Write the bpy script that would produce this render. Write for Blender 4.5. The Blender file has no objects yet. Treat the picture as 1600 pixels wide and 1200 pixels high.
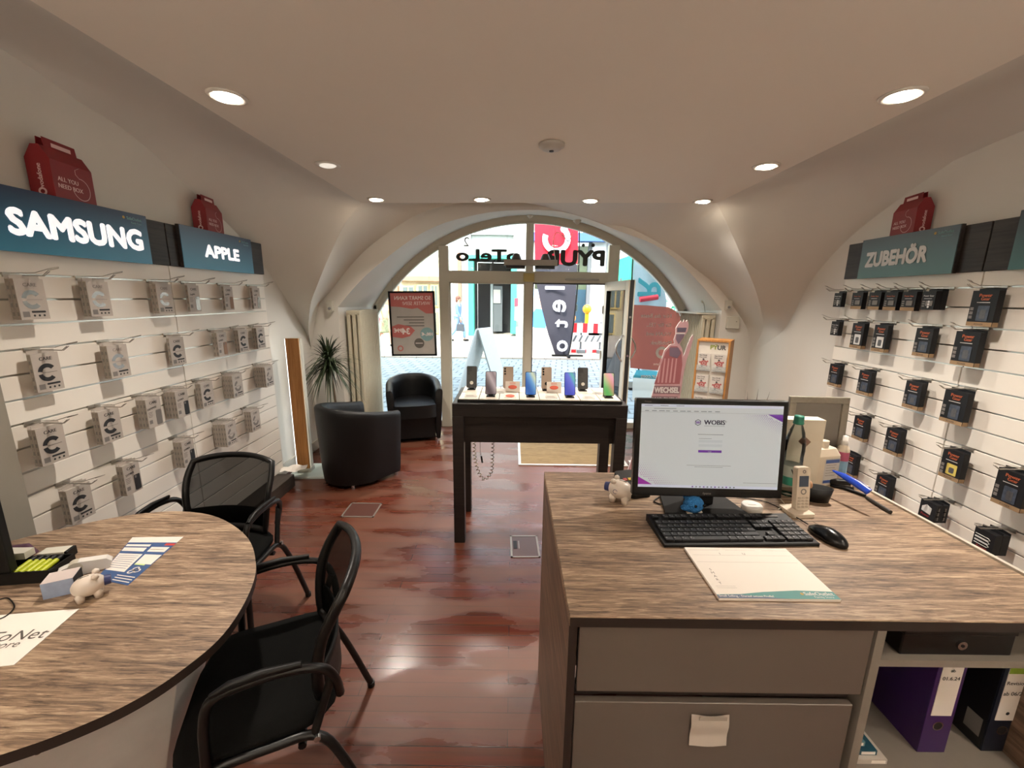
import bpy, bmesh, math, random
import numpy as np
from mathutils import Vector, Matrix
C = bpy.context.scene
COL = C.collection
R = math.radians
PI = math.pi
random.seed(7)

# ------------------------------------------------------------------ camera
EYE = 1.63
FPX, PITCH, ROLL = 649.8, R(11.713), R(-0.733)
def _axes():
    f = np.array([0, math.cos(PITCH), -math.sin(PITCH)]); x = np.array([1., 0, 0]); d = np.cross(f, x)
    c, s = math.cos(ROLL), math.sin(ROLL)
    return c*x+s*d, -s*x+c*d, f
AX, AD, AF = _axes()
cam_d = bpy.data.cameras.new('camera'); cam = bpy.data.objects.new('camera', cam_d); COL.objects.link(cam)
cam_d.sensor_fit = 'HORIZONTAL'; cam_d.sensor_width = 36; cam_d.lens = FPX/1600*36
cam_d.clip_start = 0.02; cam_d.clip_end = 300
cam.matrix_world = Matrix(((AX[0], -AD[0], -AF[0], 0), (AX[1], -AD[1], -AF[1], 0), (AX[2], -AD[2], -AF[2], EYE), (0, 0, 0, 1)))
C.camera = cam
# survey helpers: a line of sight met with a real plane of the room
def _ray(px, py): return (px-800)*AX+(py-600)*AD+FPX*AF
def onz(px, py, z):
    d = _ray(px, py); t = (z-EYE)/d[2]; return Vector((d[0]*t, d[1]*t, z))
def ony(px, py, Y):
    d = _ray(px, py); t = Y/d[1]; return Vector((d[0]*t, Y, d[2]*t+EYE))
YAWL, DL, YAWR, DR = R(-0.529), 1.989, R(2.337), 2.247
def onwall(px, py, side, off=0.0):
    yaw, dist = (YAWL, -(DL-off)) if side == 'L' else (YAWR, DR-off)
    n = np.array([math.cos(yaw), -math.sin(yaw), 0]); d = _ray(px, py); t = dist/(d@n)
    return Vector((d[0]*t, d[1]*t, d[2]*t+EYE))

# ------------------------------------------------------------------ render look, world, sun
C.view_settings.view_transform = 'Standard'; C.view_settings.look = 'None'
C.view_settings.exposure = 0.9; C.view_settings.gamma = 1.0; C.view_settings.use_curve_mapping = False
C.render.engine = 'CYCLES'
C.cycles.use_denoising = True
C.cycles.max_bounces = 8; C.cycles.diffuse_bounces = 5; C.cycles.glossy_bounces = 4
C.cycles.transmission_bounces = 6; C.cycles.transparent_max_bounces = 12
C.cycles.sample_clamp_indirect = 6.0
C.cycles.caustics_reflective = False; C.cycles.caustics_refractive = False
W = bpy.data.worlds.new('sky'); C.world = W; W.use_nodes = True
nt = W.node_tree; nt.nodes.clear()
sky = nt.nodes.new('ShaderNodeTexSky'); sky.sky_type = 'NISHITA'; sky.sun_disc = False
sky.sun_elevation = R(52); sky.sun_rotation = R(200); sky.air_density = 1.0; sky.dust_density = 2.0
bg = nt.nodes.new('ShaderNodeBackground'); bg.inputs[1].default_value = 1.2
wo = nt.nodes.new('ShaderNodeOutputWorld')
hs = nt.nodes.new('ShaderNodeHueSaturation'); hs.inputs['Saturation'].default_value = .42
nt.links.new(sky.outputs[0], hs.inputs['Color']); nt.links.new(hs.outputs[0], bg.inputs[0]); nt.links.new(bg.outputs[0], wo.inputs[0])
sd = bpy.data.lights.new('sun', 'SUN'); sd.energy = 1.7; sd.angle = R(0.6); sd.color = (1.0, 0.95, 0.86)
sun = bpy.data.objects.new('sun', sd); COL.objects.link(sun)
_v = Vector((0.22, 0.62, -0.80)); sun.rotation_euler = _v.to_track_quat('-Z', 'Y').to_euler()

# ------------------------------------------------------------------ materials
def lin(c):
    if isinstance(c, str):
        c = c.lstrip('#'); c = tuple(int(c[i:i+2], 16)/255 for i in (0, 2, 4))
    return tuple((x/12.92 if x <= 0.04045 else ((x+0.055)/1.055)**2.4) for x in c)
_M = {}
def mat(name, color, rough=0.6, metal=0.0, emit=0.0, var=0.06, scale=30, bump=0.0, spec=0.5, alpha=1.0, trans=0.0, ecol=None, coat=0.0):
    if name in _M: return _M[name]
    m = bpy.data.materials.new(name); m.use_nodes = True; n = m.node_tree; p = n.nodes['Principled BSDF']
    col = lin(color)
    p.inputs['Roughness'].default_value = rough; p.inputs['Metallic'].default_value = metal
    p.inputs['Specular IOR Level'].default_value = spec
    tc = n.nodes.new('ShaderNodeTexCoord'); nz = n.nodes.new('ShaderNodeTexNoise'); nz.inputs['Scale'].default_value = scale
    nz.inputs['Detail'].default_value = 4
    n.links.new(tc.outputs['Object'], nz.inputs['Vector'])
    mx = n.nodes.new('ShaderNodeMix'); mx.data_type = 'RGBA'
    mx.inputs['A'].default_value = (*[c*(1-var) for c in col], 1); mx.inputs['B'].default_value = (*[min(1, c*(1+var)) for c in col], 1)
    n.links.new(nz.outputs['Fac'], mx.inputs['Factor']); n.links.new(mx.outputs['Result'], p.inputs['Base Color'])
    if emit:
        p.inputs['Emission Color'].default_value = (*lin(ecol or color), 1); p.inputs['Emission Strength'].default_value = emit
    if bump:
        b = n.nodes.new('ShaderNodeBump'); b.inputs['Strength'].default_value = bump; b.inputs['Distance'].default_value = 0.01
        n.links.new(nz.outputs['Fac'], b.inputs['Height']); n.links.new(b.outputs[0], p.inputs['Normal'])
    if trans: p.inputs['Transmission Weight'].default_value = trans; p.inputs['IOR'].default_value = 1.33
    if coat: p.inputs['Coat Weight'].default_value = coat
    if alpha < 1: p.inputs['Alpha'].default_value = alpha
    _M[name] = m; return m
def glass_mat(name, tint='#eef6f4', refl=0.08, opacity=0.0):
    if name in _M: return _M[name]
    m = bpy.data.materials.new(name); m.use_nodes = True; n = m.node_tree; n.nodes.clear()
    o = n.nodes.new('ShaderNodeOutputMaterial'); t = n.nodes.new('ShaderNodeBsdfTransparent'); g = n.nodes.new('ShaderNodeBsdfGlossy')
    g.inputs['Roughness'].default_value = 0.02; t.inputs[0].default_value = (*lin(tint), 1)
    f = n.nodes.new('ShaderNodeFresnel'); f.inputs[0].default_value = 1.45
    x = n.nodes.new('ShaderNodeMixShader'); n.links.new(f.outputs[0], x.inputs[0]); n.links.new(t.outputs[0], x.inputs[1]); n.links.new(g.outputs[0], x.inputs[2])
    n.links.new(x.outputs[0], o.inputs[0]); _M[name] = m; return m
def film_mat(name, color, cover=0.6):
    """printed window film: part of the daylight comes through"""
    if name in _M: return _M[name]
    m = bpy.data.materials.new(name); m.use_nodes = True; n = m.node_tree; n.nodes.clear()
    o = n.nodes.new('ShaderNodeOutputMaterial'); t = n.nodes.new('ShaderNodeBsdfTransparent'); t.inputs[0].default_value = (*lin(color), 1)
    d = n.nodes.new('ShaderNodeBsdfTranslucent'); d.inputs[0].default_value = (*lin(color), 1)
    d2 = n.nodes.new('ShaderNodeBsdfDiffuse'); d2.inputs[0].default_value = (*lin(color), 1)
    a = n.nodes.new('ShaderNodeMixShader'); a.inputs[0].default_value = 0.5; n.links.new(d.outputs[0], a.inputs[1]); n.links.new(d2.outputs[0], a.inputs[2])
    x = n.nodes.new('ShaderNodeMixShader'); x.inputs[0].default_value = cover
    nz = n.nodes.new('ShaderNodeTexNoise'); nz.inputs['Scale'].default_value = 6
    n.links.new(t.outputs[0], x.inputs[1]); n.links.new(a.outputs[0], x.inputs[2]); n.links.new(x.outputs[0], o.inputs[0]); _M[name] = m; return m
def wood_mat(name, dark, light, mid=None, axis='X', fine=60, rough=0.5, stretch=14, spec=0.4):
    if name in _M: return _M[name]
    m = bpy.data.materials.new(name); m.use_nodes = True; n = m.node_tree; p = n.nodes['Principled BSDF']
    p.inputs['Roughness'].default_value = rough; p.inputs['Specular IOR Level'].default_value = spec
    tc = n.nodes.new('ShaderNodeTexCoord'); mp = n.nodes.new('ShaderNodeMapping')
    s = [fine]*3; s['XYZ'.index(axis)] = fine/stretch; mp.inputs['Scale'].default_value = s
    n.links.new(tc.outputs['Object'], mp.inputs[0])
    a = n.nodes.new('ShaderNodeTexNoise'); a.inputs['Scale'].default_value = 1.0; a.inputs['Detail'].default_value = 8; a.inputs['Roughness'].default_value = 0.7; a.inputs['Distortion'].default_value = 0.6
    n.links.new(mp.outputs[0], a.inputs[0])
    mp2 = n.nodes.new('ShaderNodeMapping'); s2 = [fine/8]*3; s2['XYZ'.index(axis)] = fine/8/stretch; mp2.inputs['Scale'].default_value = s2
    n.links.new(tc.outputs['Object'], mp2.inputs[0])
    b = n.nodes.new('ShaderNodeTexNoise'); b.inputs['Scale'].default_value = 1.0; b.inputs['Detail'].default_value = 5; b.inputs['Distortion'].default_value = 1.2
    n.links.new(mp2.outputs[0], b.inputs[0])
    ad = n.nodes.new('ShaderNodeMath'); ad.operation = 'MULTIPLY_ADD'; ad.inputs[1].default_value = 0.62
    m2 = n.nodes.new('ShaderNodeMath'); m2.operation = 'MULTIPLY'; m2.inputs[1].default_value = 0.38
    n.links.new(b.outputs['Fac'], m2.inputs[0]); ad.inputs[1].default_value = .74; m2.inputs[1].default_value = .26; n.links.new(a.outputs['Fac'], ad.inputs[0]); n.links.new(m2.outputs[0], ad.inputs[2])
    r = n.nodes.new('ShaderNodeValToRGB'); e = r.color_ramp.elements
    e[0].position = 0.38; e[0].color = (*lin(dark), 1); e[1].position = 0.62; e[1].color = (*lin(light), 1)
    if mid: q = r.color_ramp.elements.new(0.5); q.color = (*lin(mid), 1)
    n.links.new(ad.outputs[0], r.inputs[0]); n.links.new(r.outputs[0], p.inputs['Base Color'])
    bp = n.nodes.new('ShaderNodeBump'); bp.inputs['Strength'].default_value = 0.15; bp.inputs['Distance'].default_value = 0.002
    n.links.new(a.outputs['Fac'], bp.inputs['Height']); n.links.new(bp.outputs[0], p.inputs['Normal'])
    _M[name] = m; return m

# ------------------------------------------------------------------ mesh builder
_TX = {}
def text_geo(s, bold=0.0):
    k = (s, bold)
    if k in _TX: return _TX[k]
    cu = bpy.data.curves.new('t', 'FONT'); cu.body = s; cu.size = 1.0; cu.offset = bold; cu.resolution_u = 3
    ob = bpy.data.objects.new('t', cu); COL.objects.link(ob)
    dg = bpy.context.evaluated_depsgraph_get(); me = ob.evaluated_get(dg).to_mesh()
    vs = [(v.co.x, v.co.y) for v in me.vertices]; fs = [tuple(p.vertices) for p in me.polygons]
    ob.evaluated_get(dg).to_mesh_clear(); bpy.data.objects.remove(ob); bpy.data.curves.remove(cu)
    if vs:
        x0 = min(v[0] for v in vs); x1 = max(v[0] for v in vs); y0 = min(v[1] for v in vs); y1 = max(v[1] for v in vs)
    else: x0 = x1 = y0 = y1 = 0
    _TX[k] = (vs, fs, x0, x1, y0, y1); return _TX[k]

class MB:
    def __init__(s): s.v = []; s.f = []; s.m = []; s.s = []; s.mats = []
    def mi(s, m):
        if m not in s.mats: s.mats.append(m)
        return s.mats.index(m)
    def add(s, vs, fs, m, smooth=False, M=None):
        o = len(s.v); k = s.mi(m)
        for v in vs:
            v = Vector(v)
            if M is not None: v = M @ v
            s.v.append(tuple(v))
        for f in fs: s.f.append(tuple(i+o for i in f)); s.m.append(k); s.s.append(smooth)
        return s
    def box(s, x0, y0, z0, x1, y1, z1, m, M=None):
        vs = [(x, y, z) for z in (z0, z1) for y in (y0, y1) for x in (x0, x1)]
        return s.add(vs, [(0, 2, 3, 1), (4, 5, 7, 6), (0, 1, 5, 4), (2, 6, 7, 3), (0, 4, 6, 2), (1, 3, 7, 5)], m, False, M)
    def cbox(s, c, d, m, M=None):
        return s.box(c[0]-d[0]/2, c[1]-d[1]/2, c[2]-d[2]/2, c[0]+d[0]/2, c[1]+d[1]/2, c[2]+d[2]/2, m, M)
    def prism(s, pts, a, b, m, axis='z', M=None, smooth=False, mside=None):
        """polygon pts extruded from a to b along axis (y: pts are x,z)"""
        n = len(pts)
        def P(p, h):
            return (p[0], p[1], h) if axis == 'z' else ((p[0], h, p[1]) if axis == 'y' else (h, p[0], p[1]))
        vs = [P(p, a) for p in pts]+[P(p, b) for p in pts]
        s.add(vs, [tuple(range(n-1, -1, -1)), tuple(range(n, 2*n))], m, False, M)
        s.add(vs, [(i, (i+1) % n, n+(i+1) % n, n+i) for i in range(n)], mside or m, smooth, M)
        return s
    def flat(s, pts, h, m, axis='y', M=None):
        vs = [(p[0], h, p[1]) if axis == 'y' else ((p[0], p[1], h) if axis == 'z' else (h, p[0], p[1])) for p in pts]
        return s.add(vs, [tuple(range(len(pts)))], m, False, M)
    def rect(s, x0, z0, x1, z1, h, m, axis='y', M=None):
        return s.flat([(x0, z0), (x1, z0), (x1, z1), (x0, z1)], h, m, axis, M)
    def text(s, t, x, z, h, size, m, align='c', bold=0.0, mirror=False, width=None, axis='y', M=None, rot=0.0):
        vs, fs, x0, x1, y0, y1 = text_geo(t, 0.0)
        if not vs: return s
        if bold:
            n0 = len(vs); V2 = []; F2 = []; bo = bold*1.3
            for k, (ax, ay) in enumerate(((-bo, 0), (bo, 0), (0, bo), (0, -bo), (bo*.7, bo*.7), (-bo*.7, -bo*.7), (bo*.7, -bo*.7), (-bo*.7, bo*.7)) if size > .03 else ((-bo, 0), (bo, 0))):
                V2 += [(a+ax, c+ay) for a, c in vs]; F2 += [tuple(i+k*n0 for i in f) for f in fs]
            vs, fs = V2, F2
        sx = size; w = (x1-x0)*size
        if width: sx = size*width/w; w = width
        nb = len(vs)//8 if (bold and size > .03) else (len(vs)//2 if bold else 0)
        ox = {'c': -(x0+x1)/2, 'l': -x0, 'r': -x1}[align]
        out = []
        for ii, (a, b) in enumerate(vs):
            hh = h+(ii//nb)*(.00012 if size < .3 else .001)*(-1 if axis == 'y' else 1) if nb else h
            u = (a+ox)*sx; v = (b)*size
            if mirror: u = -u
            if rot: u, v = u*math.cos(rot)-v*math.sin(rot), u*math.sin(rot)+v*math.cos(rot)
            u += x; v += z
            out.append((u, hh, v) if axis == 'y' else ((u, v, hh) if axis == 'z' else (hh, u, v)))
        return s.add(out, fs, m, False, M)
    def cyl(s, p0, p1, r0, m, r1=None, n=16, smooth=True, caps=True, M=None):
        p0 = Vector(p0); p1 = Vector(p1); r1 = r0 if r1 is None else r1
        d = (p1-p0).normalized(); a = d.orthogonal().normalized(); b = d.cross(a)
        vs = []
        for p, r in ((p0, r0), (p1, r1)):
            for i in range(n):
                t = 2*PI*i/n; vs.append(p+(a*math.cos(t)+b*math.sin(t))*r)
        s.add(vs, [(i, (i+1) % n, n+(i+1) % n, n+i) for i in range(n)], m, smooth, M)
        if caps: s.add(vs, [tuple(range(n-1, -1, -1)), tuple(range(n, 2*n))], m, False, M)
        return s
    def tube(s, pts, r, m, n=8, M=None, closed=False, rs=None, flat=None):
        pts = [Vector(p) for p in pts]; N = len(pts); vs = []; a = None
        for i, p in enumerate(pts):
            if closed: d = pts[(i+1) % N]-pts[i-1]
            else: d = pts[min(i+1, N-1)]-pts[max(i-1, 0)]
            d.normalize()
            if a is None: a = d.orthogonal().normalized()
            a = (a-d*a.dot(d)); a = a.normalized() if a.length > 1e-6 else d.orthogonal().normalized()
            b = d.cross(a); rr = rs[i] if rs else r
            for k in range(n):
                t = 2*PI*k/n; vs.append(p+(a*math.cos(t)+b*math.sin(t)*(flat or 1))*rr)
        fs = []
        for i in range(N if closed else N-1):
            for k in range(n):
                j = (i+1) % N
                fs.append((i*n+k, i*n+(k+1) % n, j*n+(k+1) % n, j*n+k))
        s.add(vs, fs, m, True, M)
        if not closed: s.add(vs, [tuple(range(n-1, -1, -1)), tuple(range((N-1)*n, N*n))], m, False, M)
        return s
    def lathe(s, prof, m, n=24, c=(0, 0, 0), M=None, smooth=True, sx=1, sy=1):
        vs = []
        for r, z in prof:
            for k in range(n):
                t = 2*PI*k/n; vs.append((c[0]+r*math.cos(t)*sx, c[1]+r*math.sin(t)*sy, c[2]+z))
        fs = []
        for i in range(len(prof)-1):
            for k in range(n): fs.append((i*n+k, i*n+(k+1) % n, (i+1)*n+(k+1) % n, (i+1)*n+k))
        s.add(vs, fs, m, smooth, M)
        if prof[0][0] > 1e-4: s.add(vs, [tuple(range(n-1, -1, -1))], m, False, M)
        if prof[-1][0] > 1e-4: s.add(vs, [tuple(range((len(prof)-1)*n, len(prof)*n))], m, False, M)
        return s
    def ball(s, c, r, m, n=16, k=10, M=None):
        rx, ry, rz = (r, r, r) if not hasattr(r, '__len__') else r
        prof = [(math.sin(PI*i/k), -math.cos(PI*i/k)) for i in range(k+1)]
        vs = []
        for a, z in prof:
            for j in range(n):
                t = 2*PI*j/n; vs.append((c[0]+a*math.cos(t)*rx, c[1]+a*math.sin(t)*ry, c[2]+z*rz))
        fs = [(i*n+j, i*n+(j+1) % n, (i+1)*n+(j+1) % n, (i+1)*n+j) for i in range(k) for j in range(n)]
        return s.add(vs, fs, m, True, M)
    def ring(s, cx, cz, r0, r1, h, m, a0=0, a1=360, n=32, axis='y', M=None, sx=1, h2=None):
        vs = []; fs = []
        for i in range(n+1):
            t = R(a0+(a1-a0)*i/n)
            for r in (r0, r1):
                u, v = cx+r*math.cos(t)*sx, cz+r*math.sin(t)
                vs.append((u, h, v) if axis == 'y' else (u, v, h))
        for i in range(n): fs.append((2*i, 2*i+1, 2*i+3, 2*i+2))
        return s.add(vs, fs, m, False, M)
    def disc(s, cx, cz, r, h, m, n=20, axis='y', sx=1, M=None):
        return s.flat([(cx+r*sx*math.cos(2*PI*i/n), cz+r*math.sin(2*PI*i/n)) for i in range(n)], h, m, axis, M)
    def loft(s, A, B, m, smooth=True, M=None, k=1, bulge=None):
        """ruled surface between two equal length point rows; bulge(u,v)->offset"""
        n = len(A); vs = []
        for j in range(k+1):
            v = j/k
            for i in range(n):
                p = Vector(A[i]).lerp(Vector(B[i]), v)
                if bulge: p = p+bulge(i/(n-1), v)
                vs.append(p)
        fs = [(j*n+i, j*n+i+1, (j+1)*n+i+1, (j+1)*n+i) for j in range(k) for i in range(n-1)]
        return s.add(vs, fs, m, smooth, M)
    def mesh(s, name):
        me = bpy.data.meshes.new(name); me.from_pydata(s.v, [], s.f)
        for m in s.mats: me.materials.append(m)
        me.polygons.foreach_set('material_index', s.m); me.polygons.foreach_set('use_smooth', s.s); me.update()
        return me
    def build(s, name, parent=None, loc=None, rot=None, bevel=0, seg=2, sub=0, solid=0, fix=False):
        me = s.mesh(name)
        if fix or solid:
            b = bmesh.new(); b.from_mesh(me); bmesh.ops.remove_doubles(b, verts=b.verts, dist=1e-5); bmesh.ops.recalc_face_normals(b, faces=b.faces); b.to_mesh(me); b.free()
        o = bpy.data.objects.new(name, me); COL.objects.link(o)
        if parent is not None: o.parent = parent
        if loc is not None: o.location = loc
        if rot is not None: o.rotation_euler = rot if hasattr(rot, '__len__') else (0, 0, rot)
        if solid:
            d = o.modifiers.new('s', 'SOLIDIFY'); d.thickness = solid; d.offset = 0
        if bevel:
            d = o.modifiers.new('b', 'BEVEL'); d.width = bevel; d.segments = seg; d.limit_method = 'ANGLE'; d.angle_limit = R(50)
        if sub:
            d = o.modifiers.new('u', 'SUBSURF'); d.levels = sub; d.render_levels = sub
        return o
def rrect(x0, y0, x1, y1, r, k=5):
    pts = []
    for cx, cy, a in ((x1-r, y1-r, 0), (x0+r, y1-r, 90), (x0+r, y0+r, 180), (x1-r, y0+r, 270)):
        for i in range(k+1):
            t = R(a+90*i/k); pts.append((cx+r*math.cos(t), cy+r*math.sin(t)))
    return pts
def catmull(pts, k=8, closed=False):
    P = [Vector(p) for p in pts]; n = len(P); out = []
    rng = range(n) if closed else range(n-1)
    for i in rng:
        if closed: a, b, c, d = P[i-1], P[i], P[(i+1) % n], P[(i+2) % n]
        else: a, b, c, d = P[max(i-1, 0)], P[i], P[i+1], P[min(i+2, n-1)]
        for j in range(k):
            t = j/k
            out.append(0.5*((2*b)+(-a+c)*t+(2*a-5*b+4*c-d)*t*t+(-a+3*b-3*c+d)*t**3))
    if not closed: out.append(P[-1])
    return out
def tag(o, label=None, cat=None, group=None, kind=None):
    if label: o['label'] = label
    if cat: o['category'] = cat
    if group: o['group'] = group
    if kind: o['kind'] = kind
    return o
def thing(name, label, cat, loc=(0, 0, 0), rot=0, group=None):
    o = bpy.data.objects.new(name, None); COL.objects.link(o); o.location = loc; o.empty_display_size = 0.05
    o.rotation_euler = rot if hasattr(rot, '__len__') else (0, 0, rot)
    return tag(o, label, cat, group)
def kids(o): return [c for c in bpy.data.objects if c.parent == o]
def dup(o, parent=None, **kw):
    c = o.copy(); COL.objects.link(c)
    if parent is not None: c.parent = parent
    for ch in kids(o): dup(ch, c)
    if kw.get('loc') is not None: c.location = kw['loc']
    if kw.get('rot') is not None:
        r = kw['rot']; c.rotation_euler = r if hasattr(r, '__len__') else (0, 0, r)
    if kw.get('label'): c['label'] = kw['label']
    if kw.get('group'): c['group'] = kw['group']
    return c
def struct(b, name, **k): return tag(b.build(name, **k), kind='structure')

white = mat('white_plaster', '#d6d2ca', 0.9, var=0.03, scale=3, bump=0.06)
white2 = mat('white_frame_paint', '#c4c1b4', 0.45, var=0.02)
black = mat('black_plastic', '#0b0b0b', 0.5, spec=.3)
blackg = mat('black_gloss', '#08080a', 0.25, spec=.35)
chrome = mat('chrome', '#c8c8c8', 0.18, metal=1.0)
ink = mat('black_ink', '#1a1a1c', 0.6, var=0.0)
paper = mat('white_paper', '#e6dfd6', 0.8, var=0.01)
# ------------------------------------------------------------------ room shell
HC = 0.80+EYE            # flat ceiling height
YF = 4.35                # inner face of the front wall
YW = 5.18                # window plane
def floor_mat():
    m = bpy.data.materials.new('dark_red_planks'); m.use_nodes = True; n = m.node_tree; p = n.nodes['Principled BSDF']
    tc = n.nodes.new('ShaderNodeTexCoord')
    br = n.nodes.new('ShaderNodeTexBrick'); br.inputs['Scale'].default_value = 1.0
    br.inputs['Brick Width'].default_value = 1.25; br.inputs['Row Height'].default_value = 0.065; br.inputs['Mortar Size'].default_value = 0.0018
    br.inputs['Color1'].default_value = (*lin('#582b1c'), 1); br.inputs['Color2'].default_value = (*lin('#472216'), 1); br.inputs['Mortar'].default_value = (*lin('#1d0f0c'), 1)
    n.links.new(tc.outputs['Object'], br.inputs[0])
    mp = n.nodes.new('ShaderNodeMapping'); mp.inputs['Scale'].default_value = (3, 60, 1); n.links.new(tc.outputs['Object'], mp.inputs[0])
    g = n.nodes.new('ShaderNodeTexNoise'); g.inputs['Scale'].default_value = 1; g.inputs['Detail'].default_value = 6; n.links.new(mp.outputs[0], g.inputs[0])
    mx = n.nodes.new('ShaderNodeMix'); mx.data_type = 'RGBA'; mx.blend_type = 'OVERLAY'; mx.inputs['Factor'].default_value = 0.45
    n.links.new(br.outputs[0], mx.inputs['A']); n.links.new(g.outputs['Color'], mx.inputs['B'])
    # worn dull patches against still glossy varnish
    mq = n.nodes.new('ShaderNodeMapping'); mq.inputs['Scale'].default_value = (1.0, 3.2, 1); n.links.new(tc.outputs['Object'], mq.inputs[0])
    w = n.nodes.new('ShaderNodeTexNoise'); w.inputs['Scale'].default_value = 1.5; w.inputs['Detail'].default_value = 5; n.links.new(mq.outputs[0], w.inputs[0])
    r = n.nodes.new('ShaderNodeValToRGB'); r.color_ramp.elements[0].position = 0.44; r.color_ramp.elements[1].position = 0.54
    r.color_ramp.elements[0].color = (0.22, 0.22, 0.22, 1); r.color_ramp.elements[1].color = (0.40, 0.40, 0.40, 1)
    n.links.new(w.outputs['Fac'], r.inputs[0]); n.links.new(r.outputs[0], p.inputs['Roughness'])
    wc = n.nodes.new('ShaderNodeMix'); wc.data_type = 'RGBA'; wc.inputs['B'].default_value = (*lin('#664332'), 1)
    r2 = n.nodes.new('ShaderNodeValToRGB'); r2.color_ramp.elements[0].position = 0.46; r2.color_ramp.elements[1].position = 0.56
    r2.color_ramp.elements[1].color = (0.5, 0.5, 0.5, 1); n.links.new(w.outputs['Fac'], r2.inputs[0])
    n.links.new(r2.outputs[0], wc.inputs['Factor']); n.links.new(mx.outputs['Result'], wc.inputs['A'])
    n.links.new(wc.outputs['Result'], p.inputs['Base Color'])
    b = n.nodes.new('ShaderNodeBump'); b.inputs['Strength'].default_value = 0.25; b.inputs['Distance'].default_value = 0.003
    n.links.new(br.outputs['Fac'], b.inputs['Height']); b.invert = True; n.links.new(b.outputs[0], p.inputs['Normal'])
    return m
struct(MB().box(-2.6, -3.0, -0.12, 3.2, 5.24, 0.0, floor_mat()), 'floor')
ceilm = mat('warm_ceiling_paint', '#e2dace', 0.9, var=0.02, scale=2)
# flat suspended ceiling panel
cl = onz(565, 317, HC); cr = onz(1120, 317, HC); cl2 = onz(50, 2, HC); cr2 = onz(1600, 85, HC)
def xat(a, b, y): return a.x+(b.x-a.x)*(y-a.y)/(b.y-a.y)
YB = -2.9; FL = cl; FR = cr
BL = Vector((xat(cl, cl2, YB), YB, HC)); BR = Vector((xat(cr, cr2, YB), YB, HC))
struct(MB().prism([(BL.x, BL.y), (BR.x, BR.y), (FR.x, FR.y), (FL.x, FL.y)], HC, HC+0.06, ceilm, 'z'), 'ceiling')
# walls
XL, XR = -2.12, 2.50
xr0 = 2.42
def wl(y): return -1.989/math.cos(YAWL)+math.tan(YAWL)*y-0.085      # plaster face behind the left slatwall
def wr(y): return 2.247/math.cos(YAWR)+math.tan(YAWR)*y+0.075
struct(MB().prism([(wl(-3)-0.25, -3), (wl(-3), -3), (wl(5.3), 5.3), (wl(5.3)-0.25, 5.3)], 0, 3.0, white, 'z'), 'wall_left')
struct(MB().prism([(wr(-3), -3), (wr(-3)+0.25, -3), (wr(5.3)+0.25, 5.3), (wr(5.3), 5.3)], 0, 3.0, white, 'z'), 'wall_right')
struct(MB().box(-2.6, -3.2, 0, 3.0, -2.95, 3.0, white), 'wall_back')
# vault: cap against the left wall
def seq(px, f): return [f(*q) for q in px]
WLp = [(487, 545), (476, 516), (440, 456), (405, 405), (371, 365), (335, 330), (300, 300), (245, 243), (192, 200), (130, 163), (75, 125), (0, 72)]
WL3 = [Vector((wl(p.y)+0.0003, p.y, p.z)) for p in [onwall(x, y, 'L', -0.083) for x, y in WLp]]
WL3[0] = Vector((wl(YF)+0.0003, YF, WL3[0].z))
WL3 += [Vector((wl(1.5)+.0003, 1.5, EYE+0.98)), Vector((wl(0)+.0003, 0, EYE+0.99)), Vector((wl(YB)+.0003, YB, EYE+0.99))]
WRp = [(1200, 560), (1220, 520), (1240, 490), (1260, 450), (1290, 410), (1340, 360), (1420, 300), (1500, 245), (1600, 205)]
WR3 = [Vector((wr(p.y)-0.0003, p.y, p.z)) for p in [onwall(x, y, 'R', -0.073) for x, y in WRp]]
WR3[0] = Vector((wr(YF)-0.0003, YF, WR3[0].z))
WR3 += [Vector((wr(1.7)-.0003, 1.7, EYE+0.86)), Vector((wr(0)-.0003, 0, EYE+0.88)), Vector((wr(YB)-.0003, YB, EYE+0.88))]
def on_vert(px, py, A, B):
    """sight line met with the vertical plane through A and B"""
    d = Vector(_ray(px, py)); nx, ny = (B.y-A.y), -(B.x-A.x)
    t = (A.x*nx+A.y*ny)/(d.x*nx+d.y*ny); return Vector((d.x*t, d.y*t, d.z*t+EYE))
GLp = [(552, 332), (536, 354), (520, 388), (506, 420), (494, 450), (486, 472), (483, 496), (482, 516)]
def bowed(P, A):
    n = len(P)+1; return [ony(x, y, A.y-.10*math.sin(PI*(i+1)/n)+(YF-A.y)*((i+1)/n)**2.4) for i, (x, y) in enumerate(P)]
GL3 = [FL]+bowed(GLp, FL)+[WL3[0]]
GRp = [(1134, 346), (1148, 376), (1160, 404), (1174, 436), (1184, 464), (1190, 490), (1192, 516)]
GR3 = [FR]+bowed(GRp, FR)+[WR3[0]]
def resample(P, n):
    P = [Vector(p) for p in P]; L = [0]
    for a, b in zip(P, P[1:]): L.append(L[-1]+(b-a).length)
    out = []
    for i in range(n):
        s = L[-1]*i/(n-1); j = 0
        while j < len(L)-2 and L[j+1] < s: j += 1
        out.append(P[j].lerp(P[j+1], 0 if L[j+1] == L[j] else (s-L[j])/(L[j+1]-L[j])))
    return out
def side_cap(Wc, G, Bk, name, sgn):
    Wc = catmull(Wc, 6); G = catmull(G[::-1], 6)
    # matched halves: wall arch up to the level of the ceiling corner against the groin, the rest against the ceiling edge
    cut = min(range(len(Wc)), key=lambda i: abs(Wc[i].y-(3.0 if sgn < 0 else 2.9)))
    A = resample(Wc[:cut+1], 24)+resample(Wc[cut:], 30)[1:]
    B = resample(G, 24)+resample([G[-1], Bk], 30)[1:]
    def bulge(u, v): return Vector((0, 0, 0.07*math.sin(PI*v)*min(1, u*2.2)))
    struct(MB().loft(A, B, white, True, k=8, bulge=bulge), name)
side_cap(WL3, GL3, BL, 'ceiling_vault_left', -1)
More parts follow.
